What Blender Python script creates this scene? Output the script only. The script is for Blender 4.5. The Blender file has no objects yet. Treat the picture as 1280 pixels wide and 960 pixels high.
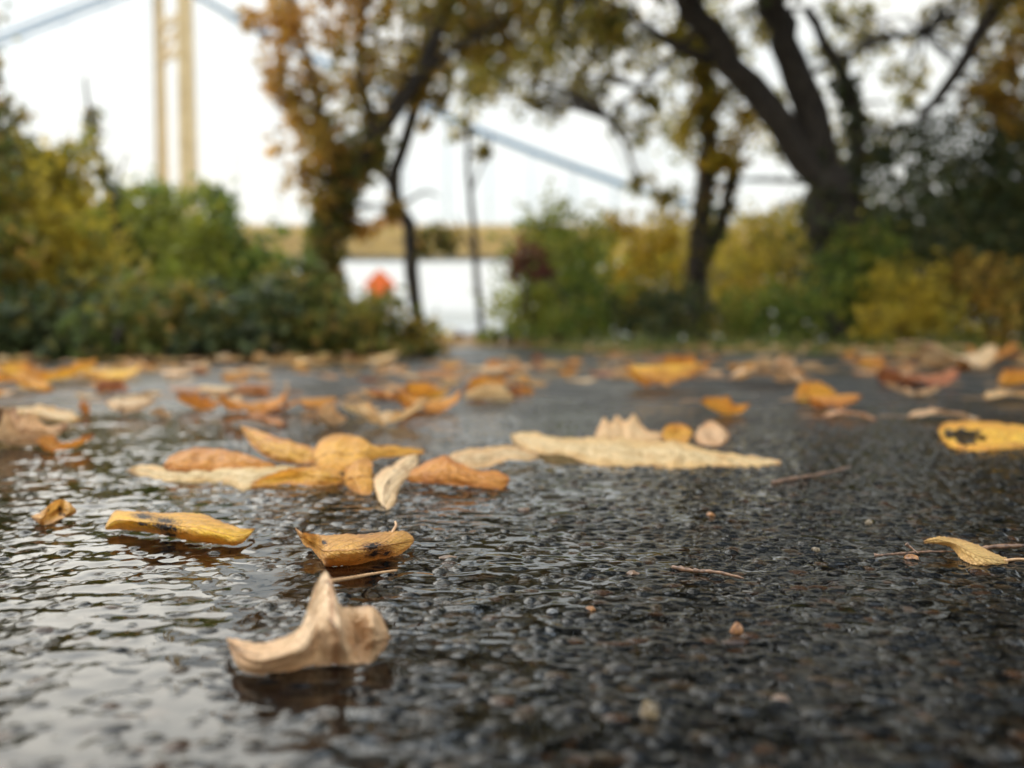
import bpy, math, random
import numpy as np
from mathutils import Vector, Matrix

random.seed(7)
RNG = np.random.default_rng(11)
S = bpy.context.scene
COL = S.collection
PI = math.pi

# ------------------------------------------------------------------ camera
H = 0.15                       # the lens is 15 cm above the wet asphalt
F = 1244.0                     # focal length in pixels of a 1280 px wide frame
TH = math.atan(80 / F)         # pitched slightly down
CT, ST = math.cos(TH), math.sin(TH)

def ray(px, py):
    u, v = (px - 640) / F, (py - 480) / F
    return Vector((u, CT - v * ST, -ST - v * CT))

def at(px, py, D):             # the point at distance D seen in that direction
    r = ray(px, py)
    return Vector((0, 0, H)) + r * (D / r.y)

def gp(px, py, h=0.0):         # the point on the level z = h
    r = ray(px, py)
    return Vector((0, 0, H)) + r * ((h - H) / r.z)

cam_d = bpy.data.cameras.new('camera')
cam = bpy.data.objects.new('camera', cam_d); COL.objects.link(cam)
cam.location = (0, 0, H)
cam.rotation_euler = (PI / 2 - TH, 0, 0)
cam_d.sensor_width = 36; cam_d.lens = 36 * F / 1280
cam_d.clip_start = 0.02; cam_d.clip_end = 20000
cam_d.dof.use_dof = True
cam_d.dof.focus_distance = 0.60
cam_d.dof.aperture_fstop = 4.2
cam_d.dof.aperture_blades = 0
S.camera = cam

# ------------------------------------------------------------------ node helpers
def new_mat(name):
    m = bpy.data.materials.new(name); m.use_nodes = True
    nt = m.node_tree; nt.nodes.clear()
    out = nt.nodes.new('ShaderNodeOutputMaterial')
    return m, nt, out

def N(nt, typ, **kw):
    n = nt.nodes.new('ShaderNode' + typ)
    for k, v in kw.items():
        if k in n.inputs: n.inputs[k].default_value = v
        else: setattr(n, k, v)
    return n

def ramp(nt, stops, fac=None, interp='LINEAR'):
    n = nt.nodes.new('ShaderNodeValToRGB')
    cr = n.color_ramp; cr.interpolation = interp
    while len(cr.elements) < len(stops): cr.elements.new(0.5)
    for e, (p, c) in zip(cr.elements, stops):
        e.position = p
        e.color = (*c, 1) if len(c) == 3 else c
    if fac is not None: nt.links.new(fac, n.inputs[0])
    return n

def mix(nt, a, b, fac, mode='MIX'):
    n = nt.nodes.new('ShaderNodeMix'); n.data_type = 'RGBA'; n.blend_type = mode
    for sock, v in ((n.inputs[0], fac), (n.inputs[6], a), (n.inputs[7], b)):
        if hasattr(v, 'links') or isinstance(v, bpy.types.NodeSocket): nt.links.new(v, sock)
        elif isinstance(v, (int, float)): sock.default_value = v
        else: sock.default_value = (*v, 1)
    return n.outputs[2]

def math_(nt, op, a, b=0.0, c=0.0):
    n = nt.nodes.new('ShaderNodeMath'); n.operation = op
    for i, v in enumerate((a, b, c)):
        if isinstance(v, bpy.types.NodeSocket): nt.links.new(v, n.inputs[i])
        else: n.inputs[i].default_value = v
    return n.outputs[0]

# ------------------------------------------------------------------ world: a bright overcast sky
SUN_EL, SUN_AZ = math.radians(42), math.radians(-52)     # ahead and to the left, behind bright cloud
w = bpy.data.worlds.new('World'); S.world = w; w.use_nodes = True
nt = w.node_tree; nt.nodes.clear()
wo = nt.nodes.new('ShaderNodeOutputWorld'); bg = nt.nodes.new('ShaderNodeBackground')
sky = nt.nodes.new('ShaderNodeTexSky'); sky.sky_type = 'NISHITA'; sky.sun_disc = False
sky.sun_elevation = SUN_EL; sky.sun_rotation = SUN_AZ
sky.air_density = 1.0; sky.dust_density = 2.0
tc = nt.nodes.new('ShaderNodeTexCoord')
mp = N(nt, 'Mapping'); mp.inputs['Scale'].default_value = (1, 1, 2.2)
nt.links.new(tc.outputs['Generated'], mp.inputs[0])
cl = N(nt, 'TexNoise', Scale=2.6, Detail=5.0, Roughness=0.55)
nt.links.new(mp.outputs[0], cl.inputs['Vector'])
cloud = ramp(nt, [(0.30, (7.2, 7.8, 8.2)), (0.55, (8.6, 8.7, 8.6)), (0.8, (9.6, 9.4, 9.1))], cl.outputs[0])
cover = ramp(nt, [(0.25, (0.88,) * 3), (0.6, (0.98,) * 3)], cl.outputs[0])
sz = N(nt, 'SeparateXYZ'); nt.links.new(tc.outputs['Generated'], sz.inputs[0])
up = ramp(nt, [(0.0, (0.50, 0.485, 0.445)), (0.30, (0.56, 0.555, 0.53)), (0.62, (0.90, 1.0, 1.10)), (1.0, (0.96, 1.10, 1.26))], sz.outputs[2])
c = mix(nt, sky.outputs[0], mix(nt, cloud.outputs[0], up.outputs[0], 1.0, 'MULTIPLY'), cover.outputs[0])
nt.links.new(c, bg.inputs[0]); bg.inputs[1].default_value = 0.095
nt.links.new(bg.outputs[0], wo.inputs[0])

sl = bpy.data.lights.new('sun', 'SUN'); sl.energy = 1.3; sl.angle = math.radians(75); sl.color = (1, 0.93, 0.80)
so = bpy.data.objects.new('sun', sl); COL.objects.link(so)
sd = Vector((math.sin(SUN_AZ) * math.cos(SUN_EL), math.cos(SUN_AZ) * math.cos(SUN_EL), math.sin(SUN_EL)))
so.rotation_euler = sd.to_track_quat('Z', 'Y').to_euler()
so.location = (-5, 8, 12)

S.view_settings.view_transform = 'Standard'; S.view_settings.look = 'None'
S.view_settings.exposure = 1.38; S.view_settings.gamma = 1; S.view_settings.use_curve_mapping = False
S.cycles.max_bounces = 8; S.cycles.transparent_max_bounces = 8
S.cycles.sample_clamp_indirect = 6.0
S.cycles.use_denoising = True

# ------------------------------------------------------------------ mesh helpers
def obj_np(name, verts, faces, mat, parent=None, smooth=True, uv=None):
    """faces: (n, 4) or (n, 3) int array"""
    me = bpy.data.meshes.new(name)
    verts = np.asarray(verts, np.float32); faces = np.asarray(faces, np.int32)
    k = faces.shape[1]
    me.vertices.add(len(verts)); me.vertices.foreach_set('co', verts.ravel())
    me.loops.add(faces.size); me.loops.foreach_set('vertex_index', faces.ravel())
    me.polygons.add(len(faces))
    me.polygons.foreach_set('loop_start', np.arange(0, faces.size, k, dtype=np.int32))
    me.polygons.foreach_set('loop_total', np.full(len(faces), k, np.int32))
    me.polygons.foreach_set('use_smooth', np.full(len(faces), smooth, bool))
    if uv is not None:
        l = me.uv_layers.new(name='UVMap')
        l.data.foreach_set('uv', np.asarray(uv, np.float32)[faces.ravel()].ravel())
    me.update(calc_edges=True); me.validate()
    if mat: me.materials.append(mat)
    o = bpy.data.objects.new(name, me); COL.objects.link(o)
    if parent: o.parent = parent
    return o

class MB:
    def __init__(self): self.v, self.f = [], []
    def box(self, c, s, rot=None):
        b = len(self.v)
        for i in (-1, 1):
            for j in (-1, 1):
                for k in (-1, 1):
                    p = Vector((i * s[0] / 2, j * s[1] / 2, k * s[2] / 2))
                    if rot is not None: p = rot @ p
                    self.v.append(p + Vector(c))
        for q in ((0, 1, 3, 2), (4, 6, 7, 5), (0, 4, 5, 1), (2, 3, 7, 6), (0, 2, 6, 4), (1, 5, 7, 3)):
            self.f.append(tuple(b + i for i in q))
    def bar(self, a, b, t):
        a, b = Vector(a), Vector(b); d = b - a
        self.box((a + b) / 2, (t, t, d.length), d.to_track_quat('Z', 'Y').to_matrix())
    def tube(self, pts, rad, n=8, noise=0.0):
        pts = [Vector(p) for p in pts]; b = len(self.v); m = len(pts)
        ref = Vector((0.3, 1, 0.1)).normalized()
        for i, p in enumerate(pts):
            t = (pts[min(i + 1, m - 1)] - pts[max(i - 1, 0)]).normalized()
            x = t.cross(ref)
            if x.length < 1e-3: x = t.cross(Vector((1, 0, 0)))
            x.normalize(); y = t.cross(x)
            for k in range(n):
                a = 2 * PI * k / n
                r = rad[i] * (1 + noise * (random.random() - 0.5))
                self.v.append(p + x * math.cos(a) * r + y * math.sin(a) * r)
        for i in range(m - 1):
            for k in range(n):
                k2 = (k + 1) % n
                self.f.append((b + i * n + k, b + i * n + k2, b + (i + 1) * n + k2, b + (i + 1) * n + k))
        self.f.append(tuple(b + k for k in reversed(range(n))))
        self.f.append(tuple(b + (m - 1) * n + k for k in range(n)))
    def build(self, name, mat, parent=None, smooth=False):
        me = bpy.data.meshes.new(name); me.from_pydata([tuple(p) for p in self.v], [], self.f); me.update()
        if smooth: me.polygons.foreach_set('use_smooth', [True] * len(me.polygons))
        me.materials.append(mat)
        o = bpy.data.objects.new(name, me); COL.objects.link(o)
        if parent: o.parent = parent
        return o

def tag(o, label=None, cat=None, group=None, kind=None):
    if label: o['label'] = label
    if cat: o['category'] = cat
    if group: o['group'] = group
    if kind: o['kind'] = kind
    return o

def empty(name, loc, label, cat, group=None):
    o = bpy.data.objects.new(name, None); COL.objects.link(o)
    o.location = loc; o.empty_display_size = 0.1
    bpy.context.view_layer.update()
    return tag(o, label, cat, group)

def put(o, root):              # parent a mesh made in world coordinates under an Empty
    o.parent = root; o.matrix_parent_inverse = Matrix.Translation(root.location).inverted()
    return o

# ------------------------------------------------------------------ noise (numpy)
def hash2(ix, iy, seed):
    h = (ix.astype(np.int64) * 374761393 + iy.astype(np.int64) * 668265263 + seed * 974634541) & 0xFFFFFFFF
    h = ((h ^ (h >> 13)) * 1274126177) & 0xFFFFFFFF
    h = ((h ^ (h >> 16)) * 2246822519) & 0xFFFFFFFF
    h = h ^ (h >> 15)
    return (h & 0xFFFFFF) / float(0x1000000)

def gnoise(x, y, seed=0):      # gradient noise, about -0.7 .. 0.7
    ix, iy = np.floor(x), np.floor(y); fx, fy = x - ix, y - iy
    ux, uy = fx * fx * fx * (fx * (fx * 6 - 15) + 10), fy * fy * fy * (fy * (fy * 6 - 15) + 10)
    r = []
    for dy in (0, 1):
        for dx in (0, 1):
            a = hash2(ix + dx, iy + dy, seed) * 2 * PI
            r.append(np.cos(a) * (fx - dx) + np.sin(a) * (fy - dy))
    return (r[0] * (1 - ux) + r[1] * ux) * (1 - uy) + (r[2] * (1 - ux) + r[3] * ux) * uy

def fbm(x, y, oct=3, seed=0, gain=0.5):
    s, a = 0, 1.0
    for o in range(oct):
        s = s + a * gnoise(x * 2 ** o + 17.3 * o, y * 2 ** o - 9.1 * o, seed + o); a *= gain
    return s

def worley(x, y, seed):        # distance to the nearest stone and that stone's random numbers
    ix, iy = np.floor(x), np.floor(y)
    d = np.full(x.shape, 9.0); cid = np.zeros(x.shape); cid2 = np.zeros(x.shape)
    for dy in (-1, 0, 1):
        for dx in (-1, 0, 1):
            cx, cy = ix + dx, iy + dy
            px, py = cx + 0.1 + 0.8 * hash2(cx, cy, seed), cy + 0.1 + 0.8 * hash2(cx, cy, seed + 5)
            st = 0.7 + 0.6 * hash2(cx, cy, seed + 9)
            dd = np.sqrt(((x - px) * st) ** 2 + ((y - py) / st) ** 2)
            m = dd < d
            d = np.where(m, dd, d)
            cid = np.where(m, hash2(cx, cy, seed + 21), cid)
            cid2 = np.where(m, hash2(cx, cy, seed + 33), cid2)
    return d, cid, cid2

def smax(a, b, k):
    h = np.clip(0.5 + 0.5 * (a - b) / k, 0, 1)
    return b * (1 - h) + a * h + k * h * (1 - h)

# ------------------------------------------------------------------ wet asphalt
def ground_height(x, y):
    """height in metres, wetness 0..1, stone colour numbers"""
    d1, i1, j1 = worley(x / 0.0088, y / 0.0088, 3)
    d0, i0, j0 = worley(x / 0.0135, y / 0.0135, 191)
    d2, i2, j2 = worley(x / 0.0048, y / 0.0048, 77)
    s1 = (0.15 + 2.1 * i1 ** 1.3) * np.clip(1 - (d1 / 0.62) ** 2, 0, 1) ** 0.8
    s2 = (0.10 + 0.75 * i2) * np.clip(1 - (d2 / 0.62) ** 2, 0, 1)
    s0 = np.clip(i0 - 0.55, 0, 1) * 7.0 * np.clip(1 - (d0 / 0.42) ** 2, 0, 1) ** 0.7
    stone = 1.0 * gnoise(x / 0.10, y / 0.065, 71) + np.maximum(s0, np.maximum(s1, s2)) + 0.35 * fbm(x / 0.0016, y / 0.0016, 1, 51) * 0.3
    macro = 1.1 * fbm(x * 5, y * 4, 3, 8)
    # the film is deeper in the hollow on the left and in front, shallow on the right
    left = 1 / (1 + np.exp((x - 0.02 - 0.10 * y + 0.10 * fbm(x * 4, y * 4, 2, 90)) / 0.06))
    pud = -0.12 + 0.95 * left - 0.5 * macro + 0.30 * (y > 0.8) * np.clip(y - 0.8, 0, 1)
    pud = np.clip(pud, -0.8, 1.1)
    wx = x + 0.004 * fbm(x / 0.03, y / 0.03, 2, 41); wy = y + 0.004 * fbm(x / 0.03, y / 0.03, 2, 44)
    amp = np.clip(0.62 + 1.15 * fbm(x / 0.085, y / 0.075, 2, 61), 0.10, 1.5)
    rip = (1.5 + 0.8 * left) * fbm(wx / 0.026, wy / 0.020, 1, 12) + (0.75 - 0.15 * left) * fbm(wx / 0.0125, wy / 0.0105, 1, 29) + (0.10 - 0.08 * left) * fbm(x / 0.0055, y / 0.005, 1, 31)
    under = 0.22 * s1 * np.clip(1.2 - pud, 0.2, 1)
    water = 0.50 + pud + rip * amp + under + 1.3 * gnoise(x / 0.10, y / 0.065, 71)
    z = smax(stone, water, 0.40)
    wet = 1 / (1 + np.exp(-(water - stone) / 0.12))
    j1 = np.where(s0 > s1, j0, j1)
    return z * 0.001, wet, i1, j1, np.where(np.maximum(s0, s1) > s2, 1.0, 0.0), i2

ys = [0.17]
while ys[-1] < 2.7:
    y = ys[-1]; ys.append(y + min(max(0.00105 * (y / 0.45) ** 1.3, 0.00085), 0.0042))
ys = np.array(ys); NR = len(ys); NC = 1500
u = np.linspace(-1, 1, NC); u = np.sign(u) * (0.55 * np.abs(u) + 0.45 * np.abs(u) ** 2.2)
hw = 0.42 + 0.66 * ys
X = hw[:, None] * u[None, :]; Y = np.repeat(ys[:, None], NC, 1)
Z, WET, I1, J1, BIG, I2 = ground_height(X, Y)
edge = np.minimum(np.minimum((1 - np.abs(u))[None, :] / 0.05, ((2.7 - Y) / 0.25)), (Y - 0.17) / 0.02)
edge = np.clip(edge, 0, 1); Z = Z * edge
idx = np.arange(NR * NC).reshape(NR, NC)
gf = np.stack([idx[:-1, :-1], idx[:-1, 1:], idx[1:, 1:], idx[1:, :-1]], -1).reshape(-1, 4)
gv = np.stack([X, Y, Z], -1).reshape(-1, 3)

# the rest of the sheet round that patch, with its worn edge under the shrubs
def edge_y(x):                 # where the asphalt ends
    if x < -0.45: return 3.35 + 0.10 * math.sin(x * 3.1) + 0.05 * math.sin(x * 11)
    if x < -0.28: return 3.35 + (x + 0.45) / 0.17 * 2.3
    if x < 0.02: return 5.65
    if x < 0.25: return 5.65 - (x - 0.02) / 0.23 * 1.25
    return 4.40 + 0.10 * math.sin(x * 2.3) + 0.06 * math.sin(x * 9)
n0 = len(gv)
xs_far = [-9, -6, -4.5] + [i * 0.075 for i in range(-46, 60)] + [5, 6.5, 9]
ext, extf = [], []
xl, yl = hw[-1], ys[-1]
# far part: strip between the patch's far edge (extended along y = 2.7) and the worn edge
for x in xs_far:
    ext.append((x, 2.7, 0)); ext.append((x, edge_y(x), 0)); ext.append((x, edge_y(x) + 0.03, -0.03))
for i in range(len(xs_far) - 1):
    a = n0 + 3 * i
    extf += [(a, a + 3, a + 4, a + 1), (a + 1, a + 4, a + 5, a + 2)]
b = n0 + len(ext)
ext += [(-hw[0], ys[0], 0), (hw[0], ys[0], 0), (hw[-1], 2.7, 0), (9, 2.7, 0), (9, ys[0], 0), (9, -8, 0), (hw[0], -8, 0), (-hw[0], -8, 0), (-9, -8, 0), (-9, ys[0], 0), (-9, 2.7, 0), (-hw[-1], 2.7, 0)]
extf += [(b + 1, b + 4, b + 3, b + 2), (b, b + 11, b + 10, b + 9), (b + 6, b + 5, b + 4, b + 1), (b + 7, b + 6, b + 1, b), (b + 8, b + 7, b, b + 9)]
gv = np.vstack([gv, np.array(ext)]); gf = np.vstack([gf, np.array(extf)])

m_as, nt, out = new_mat('wet_asphalt')
L = nt.links.new
geo = N(nt, 'NewGeometry')
bs = N(nt, 'BsdfPrincipled')
a_fine = N(nt, 'Attribute', attribute_name='fine'); a_wet = N(nt, 'Attribute', attribute_name='wet'); a_col = N(nt, 'Attribute', attribute_name='stone')
vor = N(nt, 'TexVoronoi', Scale=135.0); L(geo.outputs['Position'], vor.inputs['Vector'])
vor_far = ramp(nt, [(0, (0.010, 0.011, 0.012)), (0.5, (0.028, 0.028, 0.028)), (0.8, (0.055, 0.050, 0.044)), (0.93, (0.10, 0.09, 0.075)), (1, (0.11, 0.065, 0.04))], vor.outputs['Color'])
col = mix(nt, vor_far.outputs[0], a_col.outputs['Color'], a_fine.outputs['Fac'])
dirt = N(nt, 'TexNoise', Scale=420.0, Detail=3.0); L(geo.outputs['Position'], dirt.inputs['Vector'])
dr = ramp(nt, [(0.3, (0.55,) * 3), (0.7, (1.25,) * 3)], dirt.outputs[0])
col = mix(nt, col, dr.outputs[0], 1.0, 'MULTIPLY')
L(col, bs.inputs['Base Color'])
pn = N(nt, 'TexNoise', Scale=2.6, Detail=3.0); L(geo.outputs['Position'], pn.inputs['Vector'])
pud = ramp(nt, [(0.42, (0, 0, 0)), (0.56, (1, 1, 1))], pn.outputs[0])
wetfar = pud.outputs[0]
wet = nt.nodes.new('ShaderNodeMix'); wet.data_type = 'FLOAT'
L(a_fine.outputs['Fac'], wet.inputs[0]); L(wetfar, wet.inputs[2]); L(a_wet.outputs['Fac'], wet.inputs[3])
rr = nt.nodes.new('ShaderNodeMapRange'); L(wet.outputs[0], rr.inputs[0])
rr.inputs[3].default_value = 0.085; rr.inputs[4].default_value = 0.03
rf = nt.nodes.new('ShaderNodeMapRange'); L(wet.outputs[0], rf.inputs[0]); rf.inputs[3].default_value = 0.46; rf.inputs[4].default_value = 0.28
rm = nt.nodes.new('ShaderNodeMix'); rm.data_type = 'FLOAT'; L(a_fine.outputs['Fac'], rm.inputs[0]); L(rf.outputs[0], rm.inputs[2]); L(rr.outputs[0], rm.inputs[3])
L(rm.outputs[0], bs.inputs['Roughness'])
bs.inputs['IOR'].default_value = 1.33
# far bump: stones and film beyond the modelled patch; near: grit on the stones
b1 = N(nt, 'Bump', Strength=0.6, Distance=0.0022)
inv = math_(nt, 'SUBTRACT', 1.0, a_fine.outputs['Fac'])
L(math_(nt, 'MULTIPLY', inv, 0.8), b1.inputs['Strength'])
hfar = math_(nt, 'MULTIPLY', math_(nt, 'SUBTRACT', 1.0, vor.outputs['Distance']), math_(nt, 'SUBTRACT', 1.25, wetfar))
L(hfar, b1.inputs['Height'])
b2 = N(nt, 'Bump', Strength=0.5, Distance=0.0004)
L(math_(nt, 'MULTIPLY', math_(nt, 'SUBTRACT', 1.0, wet.outputs[0]), 0.8), b2.inputs['Strength'])
L(dirt.outputs[0], b2.inputs['Height']); L(b1.outputs[0], b2.inputs['Normal'])
L(b2.outputs[0], bs.inputs['Normal'])
L(bs.outputs[0], out.inputs[0])

road = obj_np('asphalt_path', gv, gf, m_as)
tag(road, 'dark wet asphalt path with a rippled film of rain water', kind='structure')
me = road.data
def fattr(name, vals):
    a = me.attributes.new(name, 'FLOAT', 'POINT'); a.data.foreach_set('value', np.asarray(vals, np.float32))
fine = np.concatenate([(edge * np.clip((2.1 - Y) / 1.1, 0, 1) * np.clip((1 - np.abs(u))[None, :] / 0.22, 0, 1)).ravel(), np.zeros(len(ext))])
fattr('fine', fine); fattr('wet', np.concatenate([WET.ravel(), np.zeros(len(ext))]))
PAL = np.array([[.010, .011, .013], [.016, .017, .019], [.030, .030, .030], [.020, .018, .016], [.055, .048, .040], [.045, .047, .048],
                [.024, .027, .031], [.085, .066, .045], [.14, .085, .042], [.018, .019, .021], [.11, .10, .085], [.033, .024, .017], [.16, .075, .035], [.026, .024, .022]])
ci = (J1 * 13.99).astype(int); ci2 = (hash2((I2 * 9999).astype(int), (I2 * 777).astype(int), 4) * 13.99).astype(int)
cc = np.where(BIG[..., None] > .5, PAL[ci], PAL[ci2] * 0.8) * (0.10 + 0.13 * (1 - WET[..., None]))
cc = np.concatenate([np.concatenate([cc.reshape(-1, 3), np.full((len(ext), 3), .03)]), np.ones((len(gv), 1))], 1)
a = me.attributes.new('stone', 'FLOAT_COLOR', 'POINT'); a.data.foreach_set('color', cc.astype(np.float32).ravel())

# ------------------------------------------------------------------ soil, river, far hills
m_soil, nt, out = new_mat('leafy_soil')
geo = N(nt, 'NewGeometry'); bs = N(nt, 'BsdfPrincipled', Roughness=0.8)
n1 = N(nt, 'TexNoise', Scale=14.0, Detail=6.0); nt.links.new(geo.outputs['Position'], n1.inputs['Vector'])
n2 = N(nt, 'TexVoronoi', Scale=26.0); nt.links.new(geo.outputs['Position'], n2.inputs['Vector'])
c1 = ramp(nt, [(0.3, (0.03, 0.025, 0.012)), (0.5, (0.07, 0.075, 0.02)), (0.7, (0.20, 0.11, 0.04))], n1.outputs[0])
c2 = ramp(nt, [(0.0, (0.30, 0.16, 0.05)), (0.4, (0.10, 0.06, 0.025)), (1, (0.20, 0.10, 0.03))], n2.outputs['Color'])
nt.links.new(mix(nt, c1.outputs[0], c2.outputs[0], 0.45), bs.inputs['Base Color'])
bp = N(nt, 'Bump', Strength=0.8, Distance=0.02); nt.links.new(n1.outputs[0], bp.inputs['Height']); nt.links.new(bp.outputs[0], bs.inputs['Normal'])
nt.links.new(bs.outputs[0], out.inputs[0])
gx = np.array([-6000, -600, -120, -40, -20] + list(np.linspace(-12, 12, 61)) + [20, 40, 120, 600, 6000.])
gy = np.array([-3000, -300, -40, -9] + list(np.linspace(-6, 16, 89)) + [20, 24, 28, 32, 36, 40, 44.])
GX, GY = np.meshgrid(gx, gy)
def soil_z(y):
    return np.interp(y, [-9, 3.0, 8.2, 12, 28, 34, 44], [-0.02, -0.015, -0.01, -0.25, -0.9, -1.6, -3.2])
GZ = soil_z(GY) + np.where(GY > 6.0, 0.02 * gnoise(GX * 1.7, GY * 1.7, 6), 0)
ii = np.arange(GX.size).reshape(GX.shape)
obj_np('ground', np.stack([GX, GY, GZ], -1).reshape(-1, 3), np.stack([ii[:-1, :-1], ii[:-1, 1:], ii[1:, 1:], ii[1:, :-1]], -1).reshape(-1, 4), m_soil)['kind'] = 'structure'

m_riv, nt, out = new_mat('river_water')
geo = N(nt, 'NewGeometry'); bs = N(nt, 'BsdfPrincipled', Roughness=0.12); bs.inputs['IOR'].default_value = 1.33
bs.inputs['Base Color'].default_value = (0.10, 0.13, 0.14, 1)
n1 = N(nt, 'TexNoise', Scale=0.9, Detail=3.0); nt.links.new(geo.outputs['Position'], n1.inputs['Vector'])
bp = N(nt, 'Bump', Strength=0.25, Distance=0.1); nt.links.new(n1.outputs[0], bp.inputs['Height']); nt.links.new(bp.outputs[0], bs.inputs['Normal'])
nt.links.new(bs.outputs[0], out.inputs[0])
rv = np.array([(-9000, 30, -2.0), (9000, 30, -2.0), (9000, 12000, -2.0), (-9000, 12000, -2.0)])
obj_np('river', rv, np.array([[0, 1, 2, 3]]), m_riv)['kind'] = 'structure'

m_hill, nt, out = new_mat('wooded_hillside')
geo = N(nt, 'NewGeometry'); bs = N(nt, 'BsdfPrincipled', Roughness=0.9)
n1 = N(nt, 'TexNoise', Scale=0.02, Detail=5.0); nt.links.new(geo.outputs['Position'], n1.inputs['Vector'])
c1 = ramp(nt, [(0.3, (0.05, 0.065, 0.05)), (0.55, (0.10, 0.10, 0.06)), (0.75, (0.18, 0.13, 0.07))], n1.outputs[0])
nt.links.new(c1.outputs[0], bs.inputs['Base Color']); nt.links.new(bs.outputs[0], out.inputs[0])
hx = np.linspace(-4000, 4000, 161); hy = np.array([2600, 2700, 2900, 3200, 3600, 4200.])
HX, HY = np.meshgrid(hx, hy)
prof = np.interp(HY, [2600, 2700, 3200, 4200], [-0.15, 0.25, 1.0, 0.0])
HZ = -2 + prof * (26 + 14 * fbm(HX / 700, HY * 0, 3, 3) + 3 * fbm(HX / 90, HY / 90, 2, 5))
ii = np.arange(HX.size).reshape(HX.shape)
obj_np('hills', np.stack([HX, HY, HZ], -1).reshape(-1, 3), np.stack([ii[:-1, :-1], ii[:-1, 1:], ii[1:, 1:], ii[1:, :-1]], -1).reshape(-1, 4), m_hill)['kind'] = 'structure'

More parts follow.
